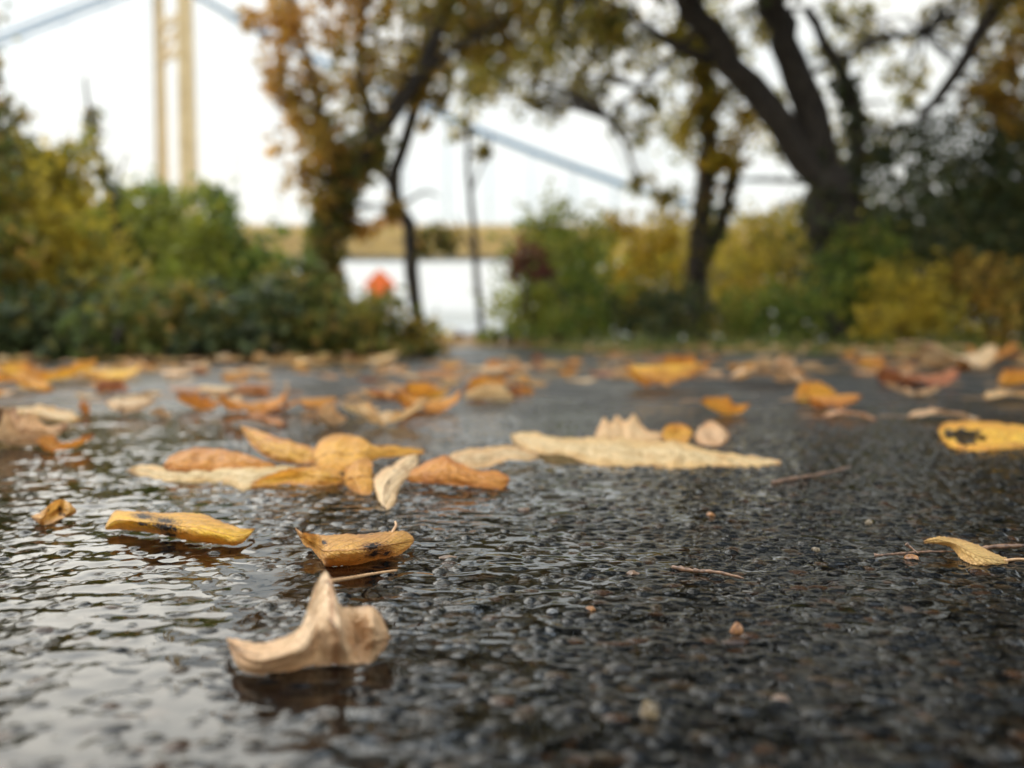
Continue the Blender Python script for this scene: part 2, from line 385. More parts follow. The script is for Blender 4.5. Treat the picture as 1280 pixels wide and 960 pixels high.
# ------------------------------------------------------------------ fallen leaves
def leaf_mat(name, main, edge, vein, brown=(0.16, 0.06, 0.02), spots=0.35, blotch=0.5, trans=0.35, coarse=90, blots=()):
    m, nt, out = new_mat(name); L = nt.links.new
    uv = N(nt, 'UVMap'); sep = N(nt, 'SeparateXYZ'); L(uv.outputs[0], sep.inputs[0])
    s, t = sep.outputs[0], sep.outputs[1]
    tcn = N(nt, 'TexCoord'); oi = N(nt, 'ObjectInfo')
    off = N(nt, 'VectorMath', operation='SCALE'); L(oi.outputs['Location'], off.inputs[0]); off.inputs['Scale'].default_value = 37.0
    pos = N(nt, 'VectorMath', operation='ADD'); L(tcn.outputs['Object'], pos.inputs[0]); L(off.outputs[0], pos.inputs[1])
    P = pos.outputs[0]
    n1 = N(nt, 'TexNoise', Scale=coarse * 0.45, Detail=4.0, Roughness=0.6); L(P, n1.inputs['Vector'])
    n2 = N(nt, 'TexNoise', Scale=coarse * 6.0, Detail=3.0); L(P, n2.inputs['Vector'])
    ta = math_(nt, 'ABSOLUTE', math_(nt, 'SUBTRACT', math_(nt, 'MULTIPLY', t, 2.0), 1.0))     # 0 on the midrib, 1 on the rim
    rim = math_(nt, 'ADD', math_(nt, 'MULTIPLY', ta, 0.6), math_(nt, 'MULTIPLY', n1.outputs[0], 0.9))
    fr = ramp(nt, [(0.55, (0, 0, 0)), (1.05 if False else 1.0, (1, 1, 1))], rim)
    c = mix(nt, main, edge, fr.outputs[0])
    bl = ramp(nt, [(0.54, (0, 0, 0)), (0.70, (1, 1, 1))], n1.outputs[0])
    c = mix(nt, c, tuple(0.5 * a + 0.5 * b for a, b in zip(edge, brown)), math_(nt, 'MULTIPLY', bl.outputs[0], blotch))
    # veins: midrib and slanted side veins
    vv = math_(nt, 'SUBTRACT', math_(nt, 'MULTIPLY', s, 15.0), math_(nt, 'MULTIPLY', ta, 3.2))
    vf = math_(nt, 'ABSOLUTE', math_(nt, 'SUBTRACT', math_(nt, 'FRACT', vv), 0.5))
    side = ramp(nt, [(0.0, (1, 1, 1)), (0.09, (0, 0, 0))], vf)
    mid = ramp(nt, [(0.03, (1, 1, 1)), (0.075, (0, 0, 0))], ta)
    vm = math_(nt, 'MAXIMUM', math_(nt, 'MULTIPLY', side.outputs[0], 0.55), mid.outputs[0])
    c = mix(nt, c, vein, math_(nt, 'MULTIPLY', vm, 0.8))
    sa_ = math_(nt, 'ABSOLUTE', math_(nt, 'SUBTRACT', math_(nt, 'MULTIPLY', s, 2.0), 1.0))
    er_ = math_(nt, 'ADD', math_(nt, 'MAXIMUM', sa_, ta), math_(nt, 'MULTIPLY', math_(nt, 'SUBTRACT', n1.outputs[0], 0.5), 0.55))
    c = mix(nt, c, brown, math_(nt, 'MULTIPLY', ramp(nt, [(0.86, (0, 0, 0)), (1.0, (1, 1, 1))], er_).outputs[0], 0.55))
    fn = ramp(nt, [(0.25, (0.82,) * 3), (0.75, (1.12,) * 3)], n2.outputs[0])
    c = mix(nt, c, fn.outputs[0], 1.0, 'MULTIPLY')
    n4 = N(nt, 'TexNoise', Scale=coarse * 1.6, Detail=5.0, Roughness=0.7); L(P, n4.inputs['Vector'])
    c = mix(nt, c, ramp(nt, [(0.33, (0.80, 0.74, 0.66)), (0.55, (1.08,) * 3)], n4.outputs[0]).outputs[0], 1.0, 'MULTIPLY')
    sp = N(nt, 'TexVoronoi', Scale=coarse * 2.2); L(P, sp.inputs['Vector'])
    n3 = N(nt, 'TexNoise', Scale=coarse * 0.7); L(P, n3.inputs['Vector'])
    sm = math_(nt, 'MULTIPLY', math_(nt, 'LESS_THAN', sp.outputs['Distance'], math_(nt, 'MULTIPLY', math_(nt, 'SUBTRACT', n3.outputs[0], 0.60 - 0.12 * spots), 1.5)), min(1, spots * 1.6))
    c = mix(nt, c, (0.018, 0.010, 0.006), sm)
    for bs_, bt_, br_ in blots:      # dark rotten blotches
        ds_ = math_(nt, 'MULTIPLY', math_(nt, 'SUBTRACT', s, bs_), 2.6); dt_ = math_(nt, 'SUBTRACT', t, bt_)
        d2_ = math_(nt, 'SQRT', math_(nt, 'ADD', math_(nt, 'MULTIPLY', ds_, ds_), math_(nt, 'MULTIPLY', dt_, dt_)))
        d2_ = math_(nt, 'ADD', d2_, math_(nt, 'MULTIPLY', math_(nt, 'SUBTRACT', n2.outputs[0], 0.5), br_ * 3.0))
        c = mix(nt, c, (0.24, 0.10, 0.025), ramp(nt, [(br_ * 1.0, (.9,) * 3), (br_ * 2.3, (0, 0, 0))], d2_).outputs[0])
        c = mix(nt, c, (0.020, 0.011, 0.007), ramp(nt, [(br_ * 0.8, (1, 1, 1)), (br_ * 1.1, (0, 0, 0))], d2_).outputs[0])
    hs = N(nt, 'HueSaturation'); L(c, hs.inputs['Color'])
    L(math_(nt, 'MULTIPLY_ADD', oi.outputs['Random'], 0.016, 0.492), hs.inputs['Hue'])
    L(math_(nt, 'MULTIPLY_ADD', oi.outputs['Random'], 0.25, 0.92), hs.inputs['Value'])
    bs = N(nt, 'BsdfPrincipled', Roughness=0.42); L(hs.outputs[0], bs.inputs['Base Color'])
    bs.inputs['Specular IOR Level'].default_value = 0.45
    hgt = math_(nt, 'ADD', math_(nt, 'MULTIPLY', vm, 0.7), math_(nt, 'MULTIPLY', n2.outputs[0], 0.5))
    vn = N(nt, 'TexVoronoi', Scale=coarse * 4.5, feature='DISTANCE_TO_EDGE'); L(P, vn.inputs['Vector'])
    net_ = ramp(nt, [(0.0, (1, 1, 1)), (0.12, (0, 0, 0))], vn.outputs['Distance']).outputs[0]
    hgt = math_(nt, 'ADD', hgt, math_(nt, 'MULTIPLY', net_, 0.28))
    bp = N(nt, 'Bump', Strength=0.9, Distance=0.0015); L(hgt, bp.inputs['Height']); L(bp.outputs[0], bs.inputs['Normal'])
    tr = N(nt, 'BsdfTranslucent'); L(hs.outputs[0], tr.inputs[0])
    mx = N(nt, 'MixShader'); mx.inputs[0].default_value = trans
    L(bs.outputs[0], mx.inputs[1]); L(tr.outputs[0], mx.inputs[2]); L(mx.outputs[0], out.inputs[0])
    return m

LM = {
    'tan':    leaf_mat('tan_leaf', (0.82, 0.58, 0.33), (0.74, 0.46, 0.22), (0.40, 0.20, 0.08), (0.30, 0.14, 0.07), 0.25, 0.8, 0.22, blots=((.12, .47, .03), (.35, .04, .06), (.35, .30, .03), (.5, .52, .03))),
    'yellow': leaf_mat('yellow_leaf', (0.86, 0.48, 0.06), (0.76, 0.33, 0.05), (0.62, 0.27, 0.04), (0.34, 0.12, 0.03), 0.2, 0.7),
    'spotted': leaf_mat('spotted_yellow_leaf', (0.82, 0.43, 0.04), (0.74, 0.34, 0.08), (0.70, 0.30, 0.05), (0.36, 0.14, 0.04), 0.3, 0.6, blots=((.30, .22, .10), (.405, .36, .11), (.41, .66, .12), (.29, .62, .06), (.43, .90, .07))),
    'gold':   leaf_mat('golden_leaf', (0.80, 0.45, 0.09), (0.72, 0.37, 0.09), (0.56, 0.27, 0.06), (0.28, 0.12, 0.04), 0.45, 0.7, blots=((.62, .45, .10), (.64, .72, .08), (.72, .8, .06), (.36, .25, .05))),
    'orange': leaf_mat('orange_leaf', (0.80, 0.37, 0.06), (0.72, 0.29, 0.045), (0.52, 0.19, 0.03), (0.28, 0.09, 0.03), 0.2, 0.7),
    'rust':   leaf_mat('rust_leaf', (0.70, 0.30, 0.045), (0.58, 0.21, 0.035), (0.40, 0.13, 0.03), (0.22, 0.07, 0.03), 0.2, 0.6, 0.3),
    'dull':   leaf_mat('dull_yellow_leaf', (0.70, 0.45, 0.15), (0.62, 0.36, 0.12), (0.48, 0.25, 0.07), (0.28, 0.12, 0.05), 0.25, 0.6, 0.3),
    'cream':  leaf_mat('cream_leaf', (0.76, 0.53, 0.29), (0.72, 0.42, 0.17), (0.58, 0.36, 0.16), (0.40, 0.18, 0.08), 0.15, 0.7),
    'brown':  leaf_mat('brown_leaf', (0.50, 0.20, 0.07), (0.38, 0.13, 0.05), (0.6, 0.3, 0.12), (0.14, 0.05, 0.02), 0.2, 0.5, 0.25),
    'pink':   leaf_mat('pinkish_leaf', (0.76, 0.48, 0.26), (0.70, 0.38, 0.18), (0.78, 0.48, 0.28), (0.28, 0.11, 0.06), 0.2, 0.45, 0.3),
}
m_stem, nt, out = new_mat('leaf_stalk')
bs = N(nt, 'BsdfPrincipled', Roughness=0.45); geo = N(nt, 'NewGeometry')
n1 = N(nt, 'TexNoise', Scale=300.0, Detail=3.0); nt.links.new(geo.outputs['Position'], n1.inputs['Vector'])
nt.links.new(ramp(nt, [(0.3, (0.40, 0.20, 0.09)), (0.7, (0.62, 0.38, 0.19))], n1.outputs[0]).outputs[0], bs.inputs['Base Color'])
nt.links.new(bs.outputs[0], out.inputs[0])

def cr(p, t):                  # Catmull-Rom through an array of control values, t in 0..1
    n = len(p) - 1; x = np.clip(t * n, 0, n - 1e-6); i = x.astype(int); f = (x - i)[:, None]
    g = lambda k: p[np.clip(k, 0, n)]
    a, b, c, d = g(i - 1), g(i), g(i + 1), g(i + 2)
    return 0.5 * (2 * b + (c - a) * f + (2 * a - 5 * b + 4 * c - d) * f ** 2 + (3 * b - a - 3 * c + d) * f ** 3)

def net_leaf(name, rows, mat, label, stem=None, nu=90, nv=40, crumple=0.0008, seed=1, cat='leaf', group='fallen leaves in sharp focus', lift=0.0, rimw=None, across=False):
    """rows of (top px, py, height, bottom px, py, height, three extra heights between them): a curled sheet laid
    over the ground at its own place; heights in mm"""
    net = []
    if rimw is None: rimw = 0.0016 if 'focus' in group else 0.0034
    if 'focus' not in group: crumple = max(crumple * 1.5, 0.0026)
    for r in rows:
        tx, ty, th, bx, by, bh = r[:6]; e = [0, *r[6:9], 0] if len(r) > 6 else [0] * 5
        if 'focus' not in group: e = [v_ * 0.45 for v_ in e]
        line = []
        for k in range(5):
            q = k / 4
            line.append(gp(tx + (bx - tx) * q, ty + (by - ty) * q, 0.001 * (th + (bh - th) * q + e[k]) + 0.0012 + lift))
        net.append(line)
    A = np.array(net)                                       # rows x 5 x 3
    tu, tv = np.linspace(0, 1, nu), np.linspace(0, 1, nv)
    B = np.stack([cr(A[:, k], tu) for k in range(A.shape[1])], 1)
    P = np.stack([cr(B[i], tv) for i in range(nu)], 0)
    U, V = np.meshgrid(tu, tv, indexing='ij')
    org = P.mean((0, 1)); org[2] = 0
    sz = max(np.ptp(P[..., 0]), 0.02)
    nz = fbm(P[..., 0] / 0.011 + seed, V * 5 + U * 3 + seed, 3, seed)
    rid = 1.3 * np.abs(gnoise(P[..., 0] / 0.019 + seed * 3.1, V * 2.6, seed + 4)) + 0.6 * np.abs(gnoise(P[..., 0] / 0.008 + V * 2, V * 5 + seed, seed + 14))
    nz = 0.45 * nz - 0.9 * np.abs(gnoise(P[..., 0] / 0.026 + seed * 1.3, V * 2.1 - U * 3, seed + 24))
    env = 0.35 + 0.65 * np.sin(PI * V) ** 0.5
    dP = np.gradient(P, axis=0), np.gradient(P, axis=1)
    nrm = np.cross(dP[0], dP[1]); nrm /= np.linalg.norm(nrm, axis=-1, keepdims=True) + 1e-9
    vr = np.abs(((U * 15 - np.abs(2 * V - 1) * 3.2) % 1.0) - 0.5)
    fin = 0.45 * fbm(U * 21 + seed, V * 12, 2, seed + 30) - 0.35 * np.exp(-(vr / 0.10) ** 2) - 0.6 * np.exp(-((2 * V - 1) / 0.07) ** 2)
    if across: nz = nz * (0.35 + 0.65 * U); fin = fin * 0.5
    P = P + nrm * ((nz * crumple + (rid - 0.2) * crumple * 1.5 + fin * min(crumple, 0.0016) * 0.6) * env)[..., None]
    # ragged rim: the outline itself wanders and is nibbled
    ed = np.abs(2 * V - 1) ** 5 * np.sign(2 * V - 1)
    per = P[:, -1] - P[:, 0]; per /= np.linalg.norm(per, axis=1, keepdims=True) + 1e-9
    wob = rimw * gnoise(U * 9 + seed * 1.7, V * 3, seed + 61) + 0.7 * rimw * gnoise(U * 24, V * 3 + seed, seed + 62) + 0.25 * rimw * (1 - 2 * ((U * 34 + seed * .37) % 1.0))
    P = P + per[:, None, :] * (ed * wob * np.sin(PI * np.clip(U, .04, .96)) ** .4)[..., None]
    rag = 0.0007 * gnoise(U * 60, V * 0 + seed, seed + 8) + 0.0005 * gnoise(U * 22, V * 0 + 5 + seed, seed + 9)
    P[..., 2] += np.where(V < 0.04, rag, 0) + np.where(V > 0.96, rag, 0)
    P[..., 2] = np.maximum(P[..., 2], 0.0008)
    ii = np.arange(nu * nv).reshape(nu, nv)
    f = np.stack([ii[:-1, :-1], ii[:-1, 1:], ii[1:, 1:], ii[1:, :-1]], -1).reshape(-1, 4)
    o = obj_np(name, (P - org).reshape(-1, 3), f, mat, uv=np.stack([V, U] if across else [U, V], -1).reshape(-1, 2))
    o.location = org; tag(o, label, cat, group)
    if stem:
        mb = MB(); pts = [gp(x, y, 0.001 * h + 0.0012) - Vector(org) for x, y, h in stem]
        pp = cr(np.array(pts), np.linspace(0, 1, 14))
        mb.tube(pp, list(np.linspace(0.0011, 0.0007, 14)), 7); mb.build('stem', m_stem, o, True)
    return o

# front tan leaf: crumpled, with one tip standing up and a deep crease
net_leaf('fallen_leaf', [
    (282, 797, 7, 288, 812, 3, 1, 1, 0), (297, 799, 10, 300, 836, 1, 2, 3, 2), (327, 804, 11, 322, 845, 0, 3, 5, 3), (349, 799, 14, 350, 841, 0, 3, 6, 4),
    (374, 782, 18, 376, 836, 0, 2, 6, 5), (386, 755, 24, 390, 833, 0, 2, 6, 5), (396, 728, 29, 398, 832, 0, 1, 5, 4), (406, 714, 32, 408, 832, 0, 2, 7, 5), (413, 722, 30, 420, 831, 0, 4, 9, 8),
    (420, 745, 25, 430, 831, 0, 6, 11, 8), (426, 757, 19, 438, 831, 0, 3, 4, 5), (438, 759, 17, 446, 830, 0, -2, -5, -2), (452, 758, 17, 454, 830, 0, 2, -2, -2), (464, 757, 18, 463, 829, 0, 7, 6, 2),
    (475, 768, 15, 473, 822, 1, 4, 5, 3), (484, 785, 10, 483, 810, 3, 2, 2, 2), (488, 797, 7, 487, 803, 5, 0, 0, 0)],
    LM['tan'], 'crumpled tan leaf in front with one upright pointed tip', stem=[(409, 727, 22), (440, 722, 10), (468, 717, 4), (496, 713, 1)], crumple=0.0018, seed=3, rimw=0.0008, across=True, nu=140, nv=70)
# yellow leaf with black spots
net_leaf('fallen_leaf', [
    (131, 660, 5, 133, 662, 4), (142, 640, 12, 143, 662, 3, 2, 3, 2), (155, 638, 13, 160, 663, 3, 3, 5, 3), (180, 640, 14, 180, 665, 3, 3, 5, 4), (205, 641, 14, 205, 669, 3, 3, 5, 4),
    (230, 641, 14, 228, 674, 2, 3, 5, 4), (252, 642, 13, 250, 678, 2, 3, 5, 4), (275, 651, 11, 272, 680, 1, 2, 4, 3), (298, 659, 8, 293, 682, 1, 1, 2, 2), (312, 661, 6, 306, 676, 2, 0, 1, 1), (319, 660, 5, 317, 663, 4)],
    LM['spotted'], 'yellow leaf with black spots lying bowed on the water film', crumple=0.0006, seed=9)
# golden cupped leaf with stalk stub
lc = net_leaf('fallen_leaf', [
    (369, 659, 14, 370, 664, 12, 0, 0, 0), (376, 664, 13, 381, 682, 7, 0, -1, -1), (386, 667, 12, 390, 687, 5, -2, -4, -3), (398, 668, 12, 402, 702, 0, 0, 0, 0), (404, 669, 12, 408, 708, 0, 4, 6, 5),
    (425, 668, 12, 424, 708, 0, 5, 7, 5), (450, 667, 12, 446, 706, 0, 5, 7, 5), (472, 666, 12, 466, 702, 0, 4, 6, 4), (488, 664, 11, 484, 698, 0, 3, 5, 3), (503, 663, 10, 499, 694, 0, 2, 3, 2), (514, 669, 7, 511, 685, 2, 1, 1, 1), (518, 675, 5, 517, 678, 4)],
    LM['gold'], 'golden speckled leaf cupped like a boat with a stub of stalk', stem=[(488, 671, 9), (491, 664, 11), (495, 657, 14), (494, 652, 16)], crumple=0.0009, seed=5)
# small dark curl at left
net_leaf('fallen_leaf', [
    (38, 645, 3, 42, 650, 1), (52, 640, 6, 52, 656, 0, 2, 3, 2), (62, 630, 10, 62, 655, 1, -2, -4, -3), (74, 624, 13, 73, 650, 3, -3, -5, -3), (86, 628, 11, 84, 646, 3, 1, 1, 1), (96, 638, 6, 94, 643, 3)],
    LM['gold'], 'small curled leaf with a dark hollow, alone left of the spotted leaf', crumple=0.001, seed=12, nu=50, nv=24)

# the heap of leaves behind, slightly out of focus
GH = 'leaves in the heap behind the spotted leaf'
net_leaf('fallen_leaf', [
    (158, 588, 3, 160, 590, 1), (178, 581, 6, 182, 597, 0, 1, 1, 1), (202, 583, 7, 206, 602, 0, 1, 2, 1), (232, 584, 8, 236, 603, 0, 1, 2, 1), (262, 582, 9, 264, 603, 0, 1, 2, 1), (292, 582, 9, 290, 607, 0, 2, 2, 1), (318, 582, 9, 304, 613, 0, 2, 2, 1), (345, 582, 8, 330, 604, 1, 1, 2, 1), (372, 584, 5, 362, 594, 3)],
    LM['cream'], 'long pale yellow leaf along the front left of the heap', group=GH, seed=14, crumple=0.001)
net_leaf('fallen_leaf', [
    (204, 582, 8, 206, 586, 6), (215, 569, 16, 218, 588, 7, 2, 3, 2), (240, 560, 20, 243, 588, 7, 3, 4, 3), (272, 561, 19, 274, 588, 7, 3, 4, 3), (300, 566, 16, 302, 588, 7, 2, 4, 2), (325, 574, 12, 325, 587, 7, 1, 2, 1), (345, 581, 8, 343, 585, 7)],
    LM['rust'], 'brown-orange arched leaf on top of the long pale leaf', group=GH, seed=15, crumple=0.001)
net_leaf('fallen_leaf', [
    (300, 532, 26, 302, 537, 24), (312, 535, 26, 314, 556, 14, 1, 2, 1), (328, 540, 25, 330, 570, 6, 2, 4, 3), (348, 547, 22, 350, 577, 4, 3, 5, 4), (370, 553, 19, 372, 580, 4, 3, 4, 3), (388, 559, 16, 390, 580, 5, 2, 2, 1), (398, 566, 12, 398, 576, 7)],
    LM['yellow'], 'yellow leaf slanting up at the back of the heap', group=GH, seed=16)
net_leaf('fallen_leaf', [
    (312, 604, 3, 314, 609, 1), (335, 594, 8, 338, 607, 1, -1, -2, -1), (360, 586, 12, 362, 606, 1, -2, -5, -3), (382, 583, 14, 384, 607, 1, -1, -2, -1), (400, 584, 13, 402, 607, 1, 2, 3, 2), (418, 588, 10, 418, 606, 1, 1, 2, 1), (431, 597, 5, 430, 603, 2)],
    LM['yellow'], 'bright yellow leaf with a dark shaded hollow at the front of the heap', group=GH, seed=17)
net_leaf('fallen_leaf', [
    (390, 572, 12, 392, 580, 8), (398, 553, 22, 400, 586, 6, 2, 3, 2), (414, 544, 27, 418, 590, 4, 4, 6, 4), (434, 543, 27, 440, 591, 4, 4, 6, 4), (454, 548, 24, 455, 585, 6, 4, 6, 4), (466, 556, 19, 467, 575, 9, 2, 3, 2), (490, 557, 14, 490, 571, 7, 1, 1, 1), (515, 560, 10, 515, 568, 6), (531, 563, 7, 530, 566, 6)],
    LM['orange'], 'round orange leaf standing up in the middle of the heap', group=GH, seed=18)
net_leaf('fallen_leaf', [
    (429, 598, 8, 431, 604, 5), (434, 584, 15, 438, 612, 1, 1, 2, 1), (445, 576, 19, 449, 618, 0, 2, 3, 2), (457, 572, 20, 460, 621, 0, 1, 1, 1), (466, 580, 16, 466, 618, 1)],
    LM['rust'], 'small upright orange-brown leaf with a pinhole, front middle of the heap', group=GH, seed=19, nu=60)
net_leaf('fallen_leaf', [
    (521, 569, 18, 524, 574, 15), (507, 571, 17, 519, 588, 9, 2, 3, 2), (490, 580, 14, 506, 601, 5, 3, 4, 3), (474, 590, 11, 497, 615, 2, 4, 6, 4), (467, 602, 8, 495, 627, 1, 5, 7, 4), (470, 618, 4, 489, 635, 0, 3, 4, 2), (478, 630, 1, 483, 638, 0)],
    LM['tan'], 'curled leaf with a pale tip reaching forward onto the water, front of the heap', group=GH, seed=20)
net_leaf('fallen_leaf', [
    (503, 597, 4, 505, 601, 3), (520, 585, 12, 522, 603, 3, 1, 2, 1), (540, 574, 19, 542, 605, 3, 2, 4, 3), (556, 569, 22, 562, 606, 3, 3, 5, 3), (574, 579, 17, 582, 608, 2, 3, 4, 3), (596, 588, 12, 602, 610, 2, 2, 3, 2), (618, 589, 11, 621, 612, 1, 2, 3, 2), (631, 592, 9, 632, 610, 1, 1, 2, 1), (637, 599, 5, 636, 603, 3)],
    LM['orange'], 'orange leaf peaked like a tent at the end of the heap', group=GH, seed=21)
GC = 'pale leaves beyond the heap'
net_leaf('fallen_leaf', [
    (556, 572, 5, 558, 576, 2), (580, 562, 12, 582, 584, 1, 1, 2, 1), (610, 559, 14, 612, 584, 1, 2, 2, 0), (636, 557, 15, 634, 575, 8, 1, 1, 1), (655, 560, 13, 655, 576, 7, 0, 0, 0), (672, 568, 8, 672, 574, 5)],
    LM['cream'], 'cream leaf arched between the tent-shaped leaf and the long pale leaf', group=GC, seed=22)
net_leaf('fallen_leaf', [
    (638, 543, 8, 640, 552, 2), (665, 540, 11, 660, 562, 1, 1, 1, 1), (685, 545, 10, 684, 568, 6, 1, 1, 1), (705, 548, 9, 704, 568, 6, 2, 2, 0), (732, 547, 10, 728, 578, 1, 1, 2, 1), (766, 545, 12, 764, 584, 0, 3, 5, 2), (806, 552, 10, 806, 583, 0, 0, 1, 2), (842, 551, 11, 846, 586, 0, 3, 4, 1), (884, 562, 6, 888, 583, 0, 0, 1, 1), (935, 569, 3, 935, 584, 0, 0, 0, 0), (976, 576, 2, 976, 580, 0)],
    LM['cream'], 'longest cream leaf lying flat and tapering to a point', group=GC, seed=23, nu=150, rimw=0.0045, crumple=0.0026)
net_leaf('fallen_leaf', [
    (742, 548, 3, 744, 552, 1), (748, 534, 13, 752, 553, 1, 1, 1, 0), (755, 522, 22, 758, 553, 1, 2, 3, 1), (763, 529, 17, 765, 553, 1, 1, 2, 1), (771, 519, 23, 770, 553, 1, 2, 3, 1), (779, 526, 18, 777, 553, 1, 0, 0, 0), (786, 524, 20, 786, 553, 1, 2, 3, 1), (792, 517, 24, 793, 553, 1, 2, 2, 1), (800, 528, 15, 800, 553, 1, 1, 1, 1), (808, 537, 10, 808, 552, 1), (820, 540, 8, 820, 551, 1), (834, 542, 5, 834, 550, 1)],
    LM['pink'], 'pale jagged leaf standing upright behind the long cream leaf', group=GC, seed=24, nu=110)
net_leaf('fallen_leaf', [
    (827, 541, 8, 829, 546, 6), (832, 533, 15, 834, 554, 2, -3, -5, -2), (845, 529, 18, 846, 556, 1, -5, -9, -4), (858, 532, 16, 858, 553, 2, -3, -5, -2), (866, 539, 9, 865, 545, 6)],
    LM['yellow'], 'small orange-yellow leaf rolled into a ring behind the long cream leaf', group=GC, seed=25, nu=50)
net_leaf('fallen_leaf', [
    (868, 545, 7, 869, 550, 3), (876, 532, 15, 877, 556, 1, 2, 4, 2), (890, 526, 19, 891, 557, 1, -1, -2, -1), (903, 534, 13, 902, 556, 1, 3, 3, 2), (912, 544, 6, 911, 550, 2)],
    LM['pink'], 'crumpled pale leaf beside the rolled yellow ring', group=GC, seed=26, nu=50, crumple=0.002)
# right-hand leaf with stalk and bits
net_leaf('fallen_leaf', [
    (1154, 676, 7, 1156, 679, 6), (1172, 671, 9, 1174, 680, 5, 1, 1, 1), (1192, 672, 8, 1190, 686, 3, 1, 2, 1), (1212, 677, 7, 1200, 697, 1, 1, 2, 1), (1228, 684, 5, 1214, 705, 0, 1, 2, 1), (1246, 693, 3, 1238, 707, 0, 1, 1, 1), (1262, 699, 1, 1260, 704, 0)],
    LM['dull'], 'dull yellow leaf bent over with its tip raised, on bare asphalt at right', stem=[(1256, 701, 1), (1272, 699, 1), (1300, 700, 1)], group='fallen leaves in sharp focus', seed=27)
# leaf with a hole, right
lh = [(1172, 536, 10, 1176, 548, 3), (1184, 528, 15, 1190, 560, 0, -2, -3, 0), (1210, 526, 16, 1214, 564, 0, -4, -6, -1), (1236, 527, 16, 1238, 563, 0, 2, 4, 3), (1262, 530, 15, 1262, 561, 0, 3, 4, 3), (1290, 534, 11, 1290, 557, 1, 2, 3, 2), (1306, 543, 5, 1306, 549, 3)]
lho = net_leaf('fallen_leaf', lh, LM['yellow'], 'yellow leaf with a large torn hole by the right shrubs', group='leaves scattered on the right asphalt', seed=28, nu=80, rimw=0.006, crumple=0.004)
def punch(o, x0, x1, y0, y1):  # tear a hole through the blade
    import bmesh
    bm = bmesh.new(); bm.from_mesh(o.data); uv = bm.loops.layers.uv.active
    kill = []
    for f in bm.faces:
        a = sum((l[uv].uv.x for l in f.loops)) / len(f.loops); b = sum((l[uv].uv.y for l in f.loops)) / len(f.loops)
        q = ((a - (x0 + x1) / 2) / ((x1 - x0) / 2)) ** 2 + ((b - (y0 + y1) / 2) / ((y1 - y0) / 2)) ** 2
        if q < 0.85 + 0.3 * math.sin(5 * math.atan2(b - .5, a - .3)) + 0.2 * math.sin(11 * math.atan2(b - .5, a - .3) + 1): kill.append(f)
    bmesh.ops.delete(bm, geom=kill, context='FACES'); bm.to_mesh(o.data); bm.free()
punch(lho, 0.07, 0.47, 0.20, 0.80)

# ---- smaller leaves: a set of curled shapes, copied with their stalks
def leaf_shape(name, Lg, Wd, cup, bend, twist, wav, seed, mat, lobed=0.0, nu=44, nv=22, stalk=0.35):
    rs = np.random.default_rng(seed)
    s = np.linspace(0, 1, nu); t = np.linspace(-1, 1, nv)
    prof = (np.clip(s, 0, 1) ** 0.55) * (np.clip(1 - s, 0, 1) ** 0.85); prof /= prof.max()
    if lobed: prof = prof * (1 + lobed * np.cos(s * PI * 7)) ; prof /= prof.max()
    prof = prof * (1 + 0.05 * np.sign(np.sin(s * 46))) + 0.012
    psi = -bend * 0.5 + bend * s + 0.25 * np.sin(s * 5 + seed)
    cx = np.concatenate([[0], np.cumsum(np.cos(psi[:-1]))]) / nu * Lg; cz = np.concatenate([[0], np.cumsum(np.sin(psi[:-1]))]) / nu * Lg
    P = np.zeros((nu, nv, 3))
    for i in range(nu):
        w_ = Wd * 0.5 * prof[i]; k = cup * (0.6 + 0.6 * math.sin(s[i] * PI)) + 1e-3
        ang = k * t; lat = w_ * np.sin(ang) / k; up = w_ * (1 - np.cos(ang)) / k + w_ * abs(cup) * 0.25 * np.abs(t) * np.sign(cup)
        tw = twist * (s[i] - 0.5)
        l2 = lat * math.cos(tw) - up * math.sin(tw); u2 = lat * math.sin(tw) + up * math.cos(tw)
        P[i, :, 0] = cx[i] - math.sin(psi[i]) * u2; P[i, :, 1] = l2; P[i, :, 2] = cz[i] + math.cos(psi[i]) * u2
    Sg, Tg = np.meshgrid(s, t, indexing='ij')
    P[..., 2] += wav * fbm(Sg * 4 + seed, Tg * 2.2 + seed, 3, seed) * (0.3 + np.abs(Tg))
    P[..., 0] -= P[..., 0].mean(); P[..., 2] -= P[..., 2].min() - 0.0015
    ii = np.arange(nu * nv).reshape(nu, nv)
    f = np.stack([ii[:-1, :-1], ii[1:, :-1], ii[1:, 1:], ii[:-1, 1:]], -1).reshape(-1, 4)
    o = obj_np(name, P.reshape(-1, 3), f, mat, uv=np.stack([Sg, Tg * 0.5 + 0.5], -1).reshape(-1, 2))
    if stalk:
        p0 = Vector(P[0, nv // 2]); d = Vector((-1, 0.25 * math.sin(seed), 0.15))
        pts = [p0 + Vector((0.004, 0, 0)), p0 + d * Lg * stalk * 0.5, p0 + Vector((d.x * Lg * stalk, d.y * Lg * stalk * 1.6, 0))]
        for q in pts: q.z = max(q.z, 0.0018)
        pp = cr(np.array(pts), np.linspace(0, 1, 8)); mb = MB(); mb.tube(pp, [0.0010] * 8, 6); mb.build('stem', m_stem, o, True)
    return o
SHP = [  # length, width, cup, bend, twist, wave
    (0.090, 0.050, 1.3, 1.2, 0.5, 0.006), (0.080, 0.052, -1.1, -1.1, 0.7, 0.006), (0.095, 0.045, 0.5, 1.6, -0.8, 0.008), (0.070, 0.050, 1.7, 0.5, 0.3, 0.004),
    (0.085, 0.055, -0.6, 1.9, 0.9, 0.008), (0.100, 0.060, 0.3, -0.5, 0.4, 0.010), (0.060, 0.042, 2.1, 1.4, -0.5, 0.004), (0.110, 0.075, 0.9, 1.0, -0.6, 0.012)]
PROTO = {}
